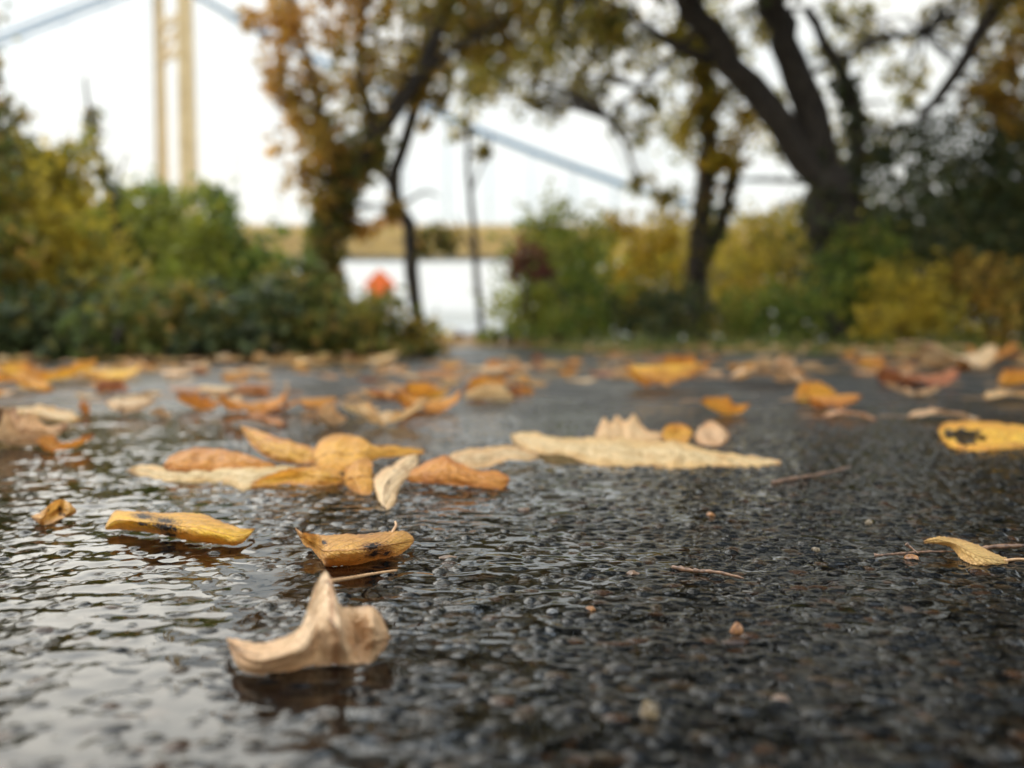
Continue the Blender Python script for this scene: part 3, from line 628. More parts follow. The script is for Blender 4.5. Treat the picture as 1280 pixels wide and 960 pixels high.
def place_leaf(kind, shp, px, py, wpx, label, group, rot=None, tip=0.0, squash=1.0):
    key = (kind, shp)
    if key not in PROTO:
        l, wd, cu, be, tw, wv = SHP[shp]
        o = leaf_shape('fallen_leaf', l, wd, cu, be, tw, wv, shp + 3, LM[kind], lobed=0.28 if shp == 7 else 0.0)
        PROTO[key] = o; new = o
    else:
        src = PROTO[key]; new = src.copy(); COL.objects.link(new)
        for ch in src.children:
            c_ = ch.copy(); COL.objects.link(c_); c_.parent = new
    p = gp(px, py, 0.0)
    new.location = (p.x, p.y, 0.0008)
    a = random.uniform(-0.5, 0.5) + (PI if random.random() < .5 else 0) if rot is None else rot
    sc = wpx * p.y / F / (SHP[shp][0] * 0.85)
    if py < 492: squash *= 0.85
    new.rotation_euler = (tip, 0, a); new.scale = (sc, sc, sc * squash)
    tag(new, label, 'leaf', group)
    return new
GR, GL, GM = 'leaves scattered on the right asphalt', 'leaves scattered on the left asphalt', 'leaves scattered in the middle of the path'
hand = [
    ('orange', 0, 907, 521, 62, 'orange curled leaf beyond the crumpled pale leaf', GR, 0.1, 0, 1.02),
    ('yellow', 3, 1019, 503, 50, 'domed yellow leaf touching a tan leaf, right of the path', GR, 0.2, 0, 0.95),
    ('orange', 1, 1043, 515, 62, 'tan orange leaf lying against the domed yellow leaf', GR, 0.1, 0, 0.82),
    ('pink', 5, 1062, 526, 60, 'flat pinkish leaf in front of the tan orange leaf', GR, 0.0, 0, 0.60),
    ('tan', 2, 1142, 498, 72, 'broad tan leaf in front of a brown one, right side', GR, 3.1, 0, 0.75),
    ('brown', 4, 1150, 484, 90, 'brown leaf behind the broad tan leaf, right side', GR, 0.1, 0, 0.82),
    ('cream', 5, 1268, 504, 70, 'cream leaf beyond the leaf with a hole', GR, 0.2, 0, 0.68),
    ('tan', 5, 1180, 527, 80, 'thin tan leaf lying behind the leaf with a hole', GR, 0.0, 0, 0.50),
    ('yellow', 1, 832, 488, 88, 'largest bright yellow leaf in the distance beyond the ring leaf', GR, 0.1, 0, 1.02),
    ('orange', 0, 858, 470, 70, 'orange leaf just behind the largest distant yellow leaf', GR, 0.4, 0, 1.09),
    ('tan', 5, 960, 482, 90, 'wide pale leaf between the yellow leaves, right side', GR, 0.0, 0, 0.88),
    ('tan', 6, 985, 470, 50, 'small tan curl behind the wide pale leaf', GR, 0.6, 0, 1.02),
    ('yellow', 0, 1090, 466, 60, 'yellow leaf close to the foot of the right shrubs', GR, 0.6, 0, 0.95),
    ('tan', 4, 1200, 462, 90, 'large tan leaf at the foot of the dark shrub', GR, 0.2, 0, 1.09),
    ('yellow', 2, 1240, 455, 70, 'yellow leaf at the foot of the dark shrub beside the tan one', GR, 0.1, 0, 1.22),
    ('orange', 3, 1275, 483, 50, 'orange leaf cut by the right edge of the photo', GR, 0.1, 0, 0.95),
    ('tan', 0, 20, 562, 130, 'pale tan leaf with rolled edges cut by the left edge', GL, 0.1, 0, 1.00),
    ('orange', 2, 82, 566, 70, 'orange leaf overlapping the pale tan rolled leaf', GL, 0.1, 0, 0.90),
    ('cream', 5, 40, 529, 110, 'flat cream leaf lying behind the pale tan rolled leaf', GL, 0.05, 0, 0.50),
    ('orange', 6, 107, 522, 26, 'small orange leaf standing upright, left side', GL, 1.5, 0, 1.50),
    ('tan', 1, 165, 522, 54, 'tan domed leaf right of the small upright leaf', GL, 0.1, 0, 1.02),
    ('tan', 6, 203, 524, 30, 'small tan scrap beside the tan domed leaf', GL, 0.2, 0, 0.82),
    ('orange', 0, 250, 515, 56, 'orange curled leaf left of the red-brown leaf', GL, 0.0, 0, 1.02),
    ('orange', 4, 318, 518, 74, 'red-brown leaf next to the leaf with a spike', GL, 0.2, 0, 0.95),
    ('orange', 2, 350, 517, 50, 'rust leaf with its stalk sticking up like a spike', GL, 0.5, 0, 0.88),
    ('orange', 1, 398, 514, 44, 'orange domed leaf right of the spike leaf', GL, 0.3, 0, 0.88),
    ('brown', 5, 320, 535, 70, 'flat brown leaf directly behind the heap', GL, 0.0, 0, 0.70),
    ('cream', 6, 416, 535, 40, 'small cream leaf behind the round orange leaf', GM, 0.3, 0, 1.40),
    ('cream', 2, 490, 533, 95, 'long cream leaf behind the curled leaf with a pale tip', GM, 0.25, 0, 1.00),
    ('tan', 0, 452, 522, 46, 'tan leaf behind the long cream leaf', GM, 0.2, 0, 1.02),
    ('orange', 4, 538, 516, 72, 'rust orange leaf with a dark underside on the middle of the path', GM, 0.1, 0, 1.02),
    ('yellow', 0, 535, 500, 56, 'yellow leaf behind the rust orange leaf', GM, 0.2, 0, 1.02),
    ('brown', 2, 490, 500, 50, 'brown leaf left of the yellow leaf on the path', GM, 0.2, 0, 0.88),
    ('brown', 6, 646, 497, 26, 'small dark red leaf alone on the shining part of the path', GM, 0.2, 0, 0.95),
    ('orange', 0, 600, 498, 40, 'orange leaf between the yellow leaf and the dark red one', GM, 0.2, 0, 0.95),
    ('yellow', 2, 60, 482, 120, 'large yellow orange leaf by the foot of the left shrubs', GL, 0.1, 0, 0.88),
    ('orange', 5, 20, 492, 80, 'orange leaf in front of the large yellow orange leaf', GL, 0.1, 0, 0.88),
    ('yellow', 4, 140, 478, 70, 'yellow leaf right of the large yellow orange leaf', GL, 0.1, 0, 1.09),
]
for k, sh, px, py, wp, lb, gr, rt, tp, sq in hand: place_leaf(k, sh, px, py, wp, lb, gr, rt, tp, sq)
# the spike: an upright stalk on the rust leaf
for o in list(COL.objects):
    if o.get('label', '').startswith('rust leaf with its stalk'):
        p = gp(357, 512, 0.006); mb = MB()
        mb.tube([p, at(357, 498, p.y), at(359, 483, p.y), at(358, 476, p.y)], [0.003, 0.0028, 0.002, 0.001], 7)
        s_ = mb.build('stem', m_stem, None, True); bpy.context.view_layer.update()
        s_.parent = o; s_.matrix_parent_inverse = o.matrix_world.inverted()

# scattered leaves further off: by colour and by place
ZONES = [  # px range, py range, number, place phrase
    (-60, 545, 460, 476, 48, 'at the foot of the left shrubs'), (-60, 545, 474, 504, 30, 'on the asphalt before the left shrubs'), (540, 690, 450, 484, 34, 'where the path narrows between the shrubs'),
    (690, 1340, 446, 459, 46, 'at the foot of the right shrubs'), (690, 1340, 457, 482, 40, 'on the asphalt before the right shrubs'), (420, 690, 480, 504, 8, 'on the shining middle of the path')]
WORD = {'tan': 'small tan leaf', 'yellow': 'small yellow leaf', 'orange': 'small orange leaf', 'cream': 'small cream leaf', 'brown': 'small brown leaf', 'pink': 'small pinkish leaf'}
for x0, x1, y0, y1, n, place in ZONES:
    for _ in range(n):
        kind = random.choice(['tan', 'yellow', 'orange', 'tan', 'cream', 'pink', 'cream', 'tan', 'orange', 'pink', 'brown'])
        px, py = random.uniform(x0, x1), random.uniform(y0, y1)
        D = gp(px, py).y; real = random.uniform(0.05, 0.085)
        place_leaf(kind, random.randrange(7), px, py, real * F / D, f'{WORD[kind]} lying {place}', f'{WORD[kind][6:].replace("leaf", "leaves")} {place}', None, 0, random.uniform(0.35, 0.85))

# ------------------------------------------------------------------ grit, chips and twigs on the asphalt
def stone_mat(name, a, b_):
    m, nt, out = new_mat(name); bs = N(nt, 'BsdfPrincipled', Roughness=0.3); tcn = N(nt, 'TexCoord')
    n1 = N(nt, 'TexNoise', Scale=380.0, Detail=4.0); nt.links.new(tcn.outputs['Object'], n1.inputs['Vector'])
    nt.links.new(ramp(nt, [(0.35, a), (0.65, b_)], n1.outputs[0]).outputs[0], bs.inputs['Base Color'])
    bp = N(nt, 'Bump', Strength=0.5, Distance=0.0005); nt.links.new(n1.outputs[0], bp.inputs['Height']); nt.links.new(bp.outputs[0], bs.inputs['Normal'])
    nt.links.new(bs.outputs[0], out.inputs[0]); return m
SM = {'orange': stone_mat('orange_stone', (0.16, 0.06, 0.02), (0.40, 0.18, 0.055)), 'tan': stone_mat('tan_stone', (0.10, 0.07, 0.04), (0.24, 0.17, 0.09)),
      'brown': stone_mat('brown_stone', (0.08, 0.045, 0.025), (0.18, 0.10, 0.055)), 'grey': stone_mat('grey_stone', (0.06, 0.06, 0.062), (0.16, 0.155, 0.15))}
def pebble(px, py, wpx, hpx, kind, label, name='pebble', cat='pebble', group='loose bits on the wet asphalt'):
    p = gp(px, py, 0); wd = 0.8 * wpx * p.y / F; ht = 0.75 * hpx * p.y / F
    import bmesh
    bm = bmesh.new(); bmesh.ops.create_icosphere(bm, subdivisions=2, radius=1)
    sd_ = random.randrange(999)
    for v in bm.verts:
        q = v.co; r = 1 + 0.45 * float(fbm(np.array([q.x * 1.1 + sd_]), np.array([q.y * 1.1 + q.z * 1.7]), 3, sd_)[0])
        v.co = Vector((q.x * r * wd / 2, q.y * r * wd * 0.4, max(-0.3, q.z) * r * ht * 0.75))
    me = bpy.data.meshes.new(name); bm.to_mesh(me); bm.free()
    me.materials.append(SM[kind])
    o = bpy.data.objects.new(name, me); COL.objects.link(o); o.location = (p.x, p.y, 0.0012); o.rotation_euler[2] = random.uniform(-.6, .6)
    return tag(o, label, cat, group)
pebble(921, 792, 24, 20, 'orange', 'bright orange chip standing on dark wet asphalt')
pebble(812, 898, 32, 34, 'tan', 'pale blurred chip nearest the bottom edge')
pebble(690, 768, 0.1 + 18, 8, 'grey', 'small grey stone left of the orange chip')
pebble(1086, 656, 12, 8, 'tan', 'little tan stone beyond the bent yellow leaf')
pebble(888, 646, 14, 7, 'orange', 'tiny orange chip beyond the fallen twig')
pebble(655, 640, 22, 6, 'brown', 'brown flake in front of the tent-shaped leaf')
pebble(1140, 700, 24, 9, 'orange', 'orange wood chip beside the bent yellow leaf')
pebble(790, 720, 22, 8, 'brown', 'brown stone near the middle of the dark asphalt')
pebble(738, 765, 16, 8, 'orange', 'small rust stone left of the orange chip')
pebble(1020, 690, 14, 8, 'tan', 'small tan stone left of the wood chips')
pebble(560, 700, 30, 6, 'brown', 'brown flake right of the cupped golden leaf')
pebble(975, 880, 30, 16, 'brown', 'brown blurred stone right of the pale chip')
m_twig = stone_mat('wet_twig_bark', (0.07, 0.035, 0.02), (0.26, 0.14, 0.075))
def twig(pts, r, label, group='twigs on the wet asphalt', mat=None):
    p0 = gp(*pts[0][:2], 0); mb = MB()
    P = cr(np.array([gp(x + random.uniform(-3, 3), y + random.uniform(-1.2, 1.2), 0.001 * h + 0.0012) - Vector((p0.x, p0.y, 0)) for x, y, h in pts]), np.linspace(0, 1, 20))
    mb.tube(P, [r * (1 - 0.5 * i / 19) * random.uniform(0.6, 1.25) for i in range(20)], 7, noise=0.5)
    o = mb.build('twig', mat or m_twig, None, True); o.location = (p0.x, p0.y, 0)
    return tag(o, label, 'twig', group)
twig([(965, 602, 1), (1000, 598, 2), (1035, 590, 4), (1066, 582, 5)], 0.0020, 'thin bent twig lying beyond the bent yellow leaf')
twig([(838, 709, 1), (865, 713, 1), (895, 716, 2), (928, 722, 1)], 0.0016, 'short rust twig in the middle of the dark asphalt')
twig([(1092, 694, 1), (1115, 693, 2), (1150, 690, 1), (1195, 690, 1)], 0.0012, 'pale splinter touching the bent yellow leaf')
twig([(1212, 686, 2), (1245, 684, 3), (1300, 682, 3)], 0.0022, 'pale leaf stalk behind the bent yellow leaf')
twig([(1130, 680, 6), (1138, 686, 3), (1146, 693, 1)], 0.0011, 'short splinter standing on the wood chips')

# ------------------------------------------------------------------ vegetation
def foliage_mat(name, stops, trans=0.5, rough=0.5, patch=None, scale=2.0):
    m, nt, out = new_mat(name); L = nt.links.new
    geo = N(nt, 'NewGeometry')
    c = ramp(nt, stops, geo.outputs['Random Per Island']).outputs[0]
    if patch:
        n1 = N(nt, 'TexNoise', Scale=scale, Detail=2.0); L(geo.outputs['Position'], n1.inputs['Vector'])
        pf = ramp(nt, [(0.48, (0, 0, 0)), (0.60, (1, 1, 1))], n1.outputs[0])
        c = mix(nt, c, mix(nt, patch, c, 0.35), pf.outputs[0])
    bs = N(nt, 'BsdfPrincipled', Roughness=rough); L(c, bs.inputs['Base Color']); bs.inputs['Specular IOR Level'].default_value = 0.3
    tr = N(nt, 'BsdfTranslucent'); L(c, tr.inputs[0])
    mx = N(nt, 'MixShader'); mx.inputs[0].default_value = trans
    L(bs.outputs[0], mx.inputs[1]); L(tr.outputs[0], mx.inputs[2]); L(mx.outputs[0], out.inputs[0])
    return m
FM = {
    'olive':  foliage_mat('olive_foliage', [(0, (0.146, 0.155, 0.025)), (.45, (0.293, 0.267, 0.035)), (.75, (0.542, 0.390, 0.041)), (1, (0.600, 0.451, 0.069))], patch=(0.600, 0.431, 0.041)),
    'green':  foliage_mat('green_foliage', [(0, (0.084, 0.133, 0.031)), (.5, (0.157, 0.225, 0.039)), (.85, (0.271, 0.328, 0.049)), (1, (0.584, 0.451, 0.069))], patch=(0.334, 0.328, 0.041)),
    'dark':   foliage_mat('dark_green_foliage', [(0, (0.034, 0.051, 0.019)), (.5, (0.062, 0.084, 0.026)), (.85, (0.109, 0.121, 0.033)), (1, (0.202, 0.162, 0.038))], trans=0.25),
    'mixed':  foliage_mat('mixed_foliage', [(0, (0.105, 0.102, 0.028)), (.4, (0.178, 0.194, 0.039)), (.7, (0.314, 0.245, 0.041)), (1, (0.542, 0.287, 0.069))], patch=(0.105, 0.165, 0.041)),
    'orange': foliage_mat('autumn_orange_foliage', [(0, (.34, .19, .04)), (.4, (.60, .32, .06)), (.75, (.62, .33, .06)), (1, (.70, .44, .12))], trans=0.58, patch=(.36, .26, .045)),
    'tawny':  foliage_mat('tawny_foliage', [(0, (0.157, 0.114, 0.027)), (.4, (0.337, 0.225, 0.037)), (.75, (0.560, 0.307, 0.051)), (1, (0.645, 0.492, 0.088))], trans=0.55, patch=(0.224, 0.204, 0.037)),
    'yellow': foliage_mat('yellow_foliage', [(0, (0.332, 0.227, 0.028)), (.5, (0.645, 0.409, 0.032)), (.8, (0.645, 0.516, 0.049)), (1, (0.365, 0.304, 0.044))], trans=0.55, patch=(0.332, 0.273, 0.032)),
    'sparse': foliage_mat('thin_canopy_foliage', [(0, (0.125, 0.133, 0.028)), (.5, (0.271, 0.245, 0.041)), (.8, (0.502, 0.348, 0.056)), (1, (0.600, 0.492, 0.084))], trans=0.55),
    'gilded': foliage_mat('gilded_olive_foliage', [(0, (.16, .13, .03)), (.4, (.32, .24, .045)), (.75, (.46, .29, .05)), (1, (.58, .36, .08))], trans=0.62, patch=(.26, .24, .04)),
    'red':    foliage_mat('dark_red_foliage', [(0, (.10, .03, .022)), (.5, (.22, .05, .04)), (.8, (.26, .12, .05)), (1, (.14, .15, .04))], trans=0.35),
    'grass':  foliage_mat('grass_blades', [(0, (0.068, 0.101, 0.027)), (.6, (0.135, 0.176, 0.041)), (1, (0.297, 0.270, 0.081))]),
}
m_bark, nt, out = new_mat('dark_bark')
bs = N(nt, 'BsdfPrincipled', Roughness=0.85); geo = N(nt, 'NewGeometry')
mp = N(nt, 'Mapping'); mp.inputs['Scale'].default_value = (1, 1, 0.25); nt.links.new(geo.outputs['Position'], mp.inputs[0])
n1 = N(nt, 'TexNoise', Scale=45.0, Detail=5.0); nt.links.new(mp.outputs[0], n1.inputs['Vector'])
nt.links.new(ramp(nt, [(0.3, (0.018, 0.015, 0.013)), (0.7, (0.075, 0.058, 0.045))], n1.outputs[0]).outputs[0], bs.inputs['Base Color'])
bp = N(nt, 'Bump', Strength=0.9, Distance=0.02); nt.links.new(n1.outputs[0], bp.inputs['Height']); nt.links.new(bp.outputs[0], bs.inputs['Normal'])
nt.links.new(bs.outputs[0], out.inputs[0])

def leaves_at(P, Lf, Wf, seed, droop=0.3):
    rs = np.random.default_rng(seed); n = len(P)
    d = rs.normal(size=(n, 3)); d[:, 2] -= droop; d /= np.linalg.norm(d, axis=1, keepdims=True)
    s = np.cross(d, rs.normal(size=(n, 3))); s /= np.linalg.norm(s, axis=1, keepdims=True) + 1e-9
    nn = np.cross(d, s)
    k = rs.uniform(0.65, 1.35, (n, 1))
    v = np.stack([P, P + d * Lf * k * .42 + s * Wf * k * .5 + nn * Lf * .08, P + d * Lf * k, P + d * Lf * k * .42 - s * Wf * k * .5 + nn * Lf * .08], 1)
    f = np.arange(n * 4).reshape(n, 4)
    return v.reshape(-1, 3), f

def blob_points(blobs, dens, seed, per=11, spread=0.20):
    """blobs: (centre, (rx, ry, rz)); clumps of leaves spread through each volume, with gaps between"""
    rs = np.random.default_rng(seed); out_, tips = [], []
    for c_, r in blobs:
        r = np.array(r); nC = max(5, int(2.3 * dens * (r[0] * r[2] + r[0] * r[1] + r[1] * r[2]) / 3 * 1.0))
        q = rs.normal(size=(nC, 3)); q /= np.linalg.norm(q, axis=1, keepdims=True); q *= rs.uniform(0.15, 1.12, (nC, 1)) ** 0.55
        ctr = np.array(c_) + q * r
        tips.append(ctr)
        cnt = rs.integers(per // 2, per * 2, nC)
        pts = np.repeat(ctr, cnt, 0) + rs.normal(size=(cnt.sum(), 3)) * spread * min(r.mean(), 0.35)
        out_.append(pts)
    for c_, r in blobs:      # loose sprays reaching out of the mass
        r = np.array(r); nS = max(2, int(0.22 * dens * r[0] * r[2]))
        q = rs.normal(size=(nS, 3)); q[:, 2] = np.abs(q[:, 2]) * 0.8; q /= np.linalg.norm(q, axis=1, keepdims=True)
        for k in range(nS):
            a_ = np.array(c_) + q[k] * r * 0.85; b_ = np.array(c_) + q[k] * r * rs.uniform(1.1, 1.5)
            t_ = rs.uniform(0, 1, (per, 1)); out_.append(a_ + (b_ - a_) * t_ + rs.normal(size=(per, 3)) * 0.022)
    return np.vstack(out_), tips

def px_blob(px, py, rpx, D, depth=1.0, fx=1.0, fz=1.0):
    c_ = at(px, py, D); r = rpx * D / F
    return (c_, (r * fx, r * depth, r * fz))

def px_path(pts, D):
    return [at(p[0], p[1], D + (p[2] if len(p) > 2 else 0)) for p in pts]

def smooth_path(P, n): return [Vector(p) for p in cr(np.array([tuple(p) for p in P]), np.linspace(0, 1, n))]

def limb(mb, pts, D, r0, r1, n=18, sides=9, wob=0.25):
    P = smooth_path(px_path(pts, D), n)
    s = D / F
    for p in P[1:]: p += Vector((random.gauss(0, 1), random.gauss(0, 1), random.gauss(0, .5))) * r1 * s * wob
    mb.tube(P, [s * (r0 + (r1 - r0) * i / (n - 1)) for i in range(n)], sides, noise=0.18)
    return P

def twigs(mb, tips, limbs, k, r=0.004):
    allp = [p for l in limbs for p in l]
    for t in tips:
        for c_ in t[:: max(1, len(t) // k)]:
            c_ = Vector(c_); q = min(allp, key=lambda p: (p - c_).length + 0.4 * max(0, p.z - c_.z))
            if (q - c_).length > 1.6: continue
            m_ = (q + c_) / 2 + Vector((random.gauss(0, .05), random.gauss(0, .05), 0.08 * (q - c_).length))
            mb.tube(smooth_path([q, m_, c_], 6), [r * 1.6, r * 1.4, r * 1.2, r, r * .8, r * .5], 5)

def shrub(name, blobs, fm, D, label, dens=520, Lf=0.05, Wf=0.03, seed=1, cat='shrub', group=None, base=None, extra=None):
    if base is None:
        xs = [b[0].x for b in blobs]; base = Vector((sum(xs) / len(xs), D, float(soil_z(D))))
    root = empty(name, base, label, cat, group)
    P, tips = blob_points(blobs, dens, seed)
    P = P[P[:, 2] > base.z + 0.02]
    v, f = leaves_at(P, Lf, Wf, seed)
    put(obj_np('foliage', v, f, FM[fm], smooth=False), root)
    mb = MB(); tl = []
    for b in blobs:
        q = base + Vector((random.uniform(-.12, .12) + 0.5 * (b[0].x - base.x), random.uniform(-.1, .1), 0))
        P_ = smooth_path([q, (q + b[0]) / 2 + Vector((random.gauss(0, .05), random.gauss(0, .05), .05)), b[0], b[0] + Vector((random.gauss(0, .05), 0, b[1][2] * .7))], 9)
        mb.tube(P_, [0.012 - 0.0011 * i for i in range(9)], 6); tl.append(P_)
    twigs(mb, tips, tl, 6, 0.003)
    put(mb.build('stem', m_bark, None, True), root)
    if extra: extra(root)
    return root

B = px_blob
GLS, GRS = 'shrubs along the left edge of the path', 'shrubs along the right edge of the path'
# left hedge
shrub('shrub', [B(-60, 230, 80, 4.2), B(-110, 350, 110, 4.0), B(-40, 330, 80, 3.9), B(-60, 420, 70, 3.8)], 'mixed', 3.9, 'olive brown shrub cut by the left edge of the photo', seed=1, group=GLS)
shrub('shrub', [B(30, 240, 52, 4.6), B(75, 218, 46, 4.7), B(10, 190, 30, 4.6), B(60, 310, 75, 4.4), B(20, 350, 70, 4.3), B(100, 350, 65, 4.4)], 'olive', 4.4, 'tall yellow olive shrub at the left below the bridge cable', seed=2, group=GLS)
shrub('shrub', [B(150, 290, 45, 5.2), B(185, 260, 36, 5.3), B(170, 340, 65, 5.1), B(215, 275, 36, 5.3), B(205, 330, 55, 5.1)], 'green', 5.2, 'green shrub below the two bridge tower legs', seed=3, group=GLS)
shrub('shrub', [B(255, 285, 44, 5.0), B(275, 330, 56, 4.9), B(325, 330, 42, 5.0), B(345, 365, 40, 4.9), B(300, 385, 55, 4.8), B(240, 380, 60, 4.7), B(270, 255, 26, 5.1)], 'green', 4.9, 'blue-green shrub between the tower legs and the ivy tree', seed=4, group=GLS)
shrub('shrub', [B(30, 420, 60, 3.75), B(90, 410, 65, 3.75), B(-20, 440, 50, 3.7)], 'dark', 3.75, 'low dark green shrub in front of the yellow olive one', seed=5, group=GLS)
shrub('shrub', [B(160, 405, 62, 3.75), B(215, 415, 55, 3.75), B(120, 430, 40, 3.7)], 'mixed', 3.75, 'low brownish shrub in front of the green one', seed=6, group=GLS)
shrub('shrub', [B(285, 410, 58, 3.8), B(340, 405, 55, 3.85), B(250, 430, 40, 3.75)], 'dark', 3.8, 'low dark green shrub in front of the blue-green one', seed=7, group=GLS)
shrub('shrub', [B(400, 400, 52, 4.0), B(370, 430, 40, 3.85), B(440, 420, 45, 3.95), B(365, 360, 36, 4.1)], 'mixed', 3.95, 'low tangled shrub at the foot of the ivy tree', seed=8, group=GLS)
shrub('shrub', [B(480, 412, 42, 4.1), B(510, 432, 34, 4.1), B(460, 440, 28, 3.9), B(535, 445, 20, 4.05)], 'mixed', 4.1, 'low rounded shrub below the orange sign', seed=9, group=GLS)
# right hedge
shrub('shrub', [B(680, 280, 36, 6.4), B(720, 300, 45, 6.4), B(690, 350, 62, 6.2), B(655, 390, 45, 6.0), B(735, 380, 62, 6.1), B(635, 425, 24, 5.7), B(700, 420, 45, 5.8)], 'green', 6.1, 'dense green shrub on the right bank of the path', dens=300, seed=11, group=GRS)
shrub('shrub', [B(664, 318, 19, 5.75), B(650, 338, 12, 5.75), B(676, 340, 11, 5.75)], 'red', 5.8, 'small dark red sprig growing through the dense green shrub', seed=12, dens=230, Lf=.045, group=GRS)
shrub('shrub', [B(790, 310, 40, 6.8), B(830, 290, 36, 6.9), B(800, 360, 45, 6.6), B(770, 275, 22, 6.8)], 'yellow', 6.8, 'yellow shrub left of the narrow ivy-clad trunk', dens=260, seed=13, group=GRS)
shrub('shrub', [B(800, 400, 42, 5.9), B(845, 390, 46, 6.0), B(830, 425, 30, 5.6)], 'dark', 5.9, 'dark shrub at the foot of the narrow ivy-clad trunk', dens=300, seed=14, group=GRS)
shrub('shrub', [B(935, 300, 40, 7.4), B(975, 330, 50, 7.2), B(1000, 280, 30, 7.5), B(925, 360, 40, 7.0)], 'olive', 7.2, 'olive yellow shrub left of the forked trunk', dens=240, seed=15, group=GRS)
shrub('shrub', [B(905, 405, 42, 6.0), B(955, 400, 44, 6.0), B(985, 425, 28, 5.6)], 'green', 6.0, 'low green shrub in front of the olive yellow one', dens=300, seed=16, group=GRS)
shrub('shrub', [B(1060, 340, 46, 5.9), B(1020, 385, 46, 5.8), B(1085, 390, 46, 5.7), B(1100, 320, 42, 5.9)], 'green', 5.8, 'green shrub covering the foot of the forked trunk', dens=320, seed=17, group=GRS)
shrub('shrub', [B(1130, 230, 55, 6.2), B(1190, 190, 55, 6.3), B(1170, 290, 70, 6.0), B(1230, 250, 60, 6.1), B(1110, 180, 26, 6.3)], 'dark', 6.1, 'tall dark green shrub right of the forked trunk', dens=330, seed=18, group=GRS)
shrub('shrub', [B(1290, 180, 70, 6.2), B(1300, 290, 85, 6.0), B(1370, 220, 110, 6.1), B(1370, 370, 90, 5.9)], 'dark', 6.0, 'dark green shrub cut by the right edge of the photo', dens=320, seed=19, group=GRS)
shrub('shrub', [B(1145, 370, 48, 5.4), B(1110, 410, 34, 5.2), B(1180, 410, 38, 5.2)], 'olive', 5.3, 'low yellow-green shrub in front of the tall dark one', dens=360, seed=20, group=GRS)
shrub('shrub', [B(1230, 360, 50, 5.5), B(1280, 390, 50, 5.4), B(1235, 415, 34, 5.2), B(1340, 420, 50, 5.3)], 'tawny', 5.4, 'brownish yellow shrub at the right below the dark one', dens=360, seed=21, group=GRS)
shrub('shrub', [B(576, 427, 12, 8.0), B(592, 428, 9, 8.0), B(560, 430, 10, 8.1)], 'red', 8.0, 'low dark red plant where the path meets the river bank', seed=22, dens=700, Lf=.04, group='low plants at the end of the path')
shrub('shrub', [B(538, 408, 13, 7.4), B(545, 425, 14, 7.2)], 'yellow', 7.3, 'pale yellow plant behind the low rounded shrub', seed=23, dens=500, Lf=.04, group='low plants at the end of the path')

GBS = 'bushes in the second row behind the path'
for i_, (px_, py_, r_, D_, fm_, lb_) in enumerate([
    (10, 300, 120, 7.0, 'mixed', 'dull bush behind the tall yellow olive shrub'), (140, 350, 90, 7.4, 'dark', 'dark bush behind the wispy sapling'), (290, 370, 80, 7.2, 'green', 'green bush behind the blue-green shrub'),
    (385, 385, 58, 6.8, 'dark', 'dark bush behind the ivy tree'), (730, 370, 85, 9.0, 'green', 'green bush behind the dense green shrub'), (850, 350, 80, 9.5, 'olive', 'olive bush behind the narrow ivy-clad trunk'),
    (960, 345, 85, 9.5, 'tawny', 'tawny bush behind the forked trunk on its left'), (1070, 330, 95, 9.0, 'mixed', 'dull green bush behind the forked trunk'), (1190, 310, 120, 8.6, 'dark', 'dark bush behind the tall dark green shrub'), (1340, 290, 150, 8.4, 'dark', 'dark bush far right behind the edge shrub')]):
    shrub('bush', [B(px_ - r_ * .45, py_ + r_ * .15, r_ * .7, D_), B(px_ + r_ * .45, py_, r_ * .7, D_ + .2), B(px_, py_ + r_ * .5, r_ * .8, D_ - .1), B(px_ + r_ * .1, py_ - r_ * .4, r_ * .5, D_)], fm_, D_, lb_, dens=150, Lf=.07, Wf=.045, seed=60 + i_, cat='bush', group=GBS)
def tree(name, label, D, limbs, crowns, group=None, ivy=None, seed=1, twig_k=5, base=None):
    """limbs: (points, r0, r1); crowns: (blobs, foliage kind, density, leaf length)"""
    b0 = limbs[0][0][0]; base_p = at(b0[0], b0[1], D); base_p.z = float(soil_z(D)) - 0.03
    root = empty(name, base_p, label, 'tree', group)
    mb = MB(); LP = []
    for k, (pts, r0, r1) in enumerate(limbs):
        LP.append(limb(mb, pts, D, r0, r1))
    p0 = LP[0][0]
    if p0.z > base_p.z: mb.tube([base_p, (base_p + p0) / 2, p0], [limbs[0][1] * D / F * 1.35, limbs[0][1] * D / F * 1.1, limbs[0][1] * D / F], 9)
    for j, (blobs, kind, dens, Lf) in enumerate(crowns):
        P, tips = blob_points(blobs, dens, seed * 10 + j)
        P = P[P[:, 2] > 0.05]
        v, f = leaves_at(P, Lf, Lf * 0.62, seed * 10 + j + 5, 0.5)
        put(obj_np('crown', v, f, FM[kind], smooth=False), root)
        twigs(mb, tips, LP, twig_k, 0.0045)
    put(mb.build('trunk', m_bark, None, True), root)
    if ivy:
        rs = np.random.default_rng(seed + 500); pts = []
        for li, a0, a1, rad, n, kind in ivy:
            Q = np.array([tuple(p) for p in smooth_path(LP[li], 60)])[int(a0 * 60):max(int(a1 * 60), int(a0 * 60) + 2)]
            ctr = Q[rs.integers(0, len(Q), n)]; nn = rs.normal(size=(n, 3)); nn /= np.linalg.norm(nn, axis=1, keepdims=True)
            pts.append(ctr + nn * rad * rs.uniform(.5, 1.15, (n, 1)) * (1 + .35 * gnoise(ctr[:, 2] * 7, ctr[:, 0] * 7, 3))[:, None])
        v, f = leaves_at(np.vstack(pts), 0.05, 0.042, seed + 77, 0.6)
        put(obj_np('ivy', v, f, FM[kind], smooth=False), root)
    return root

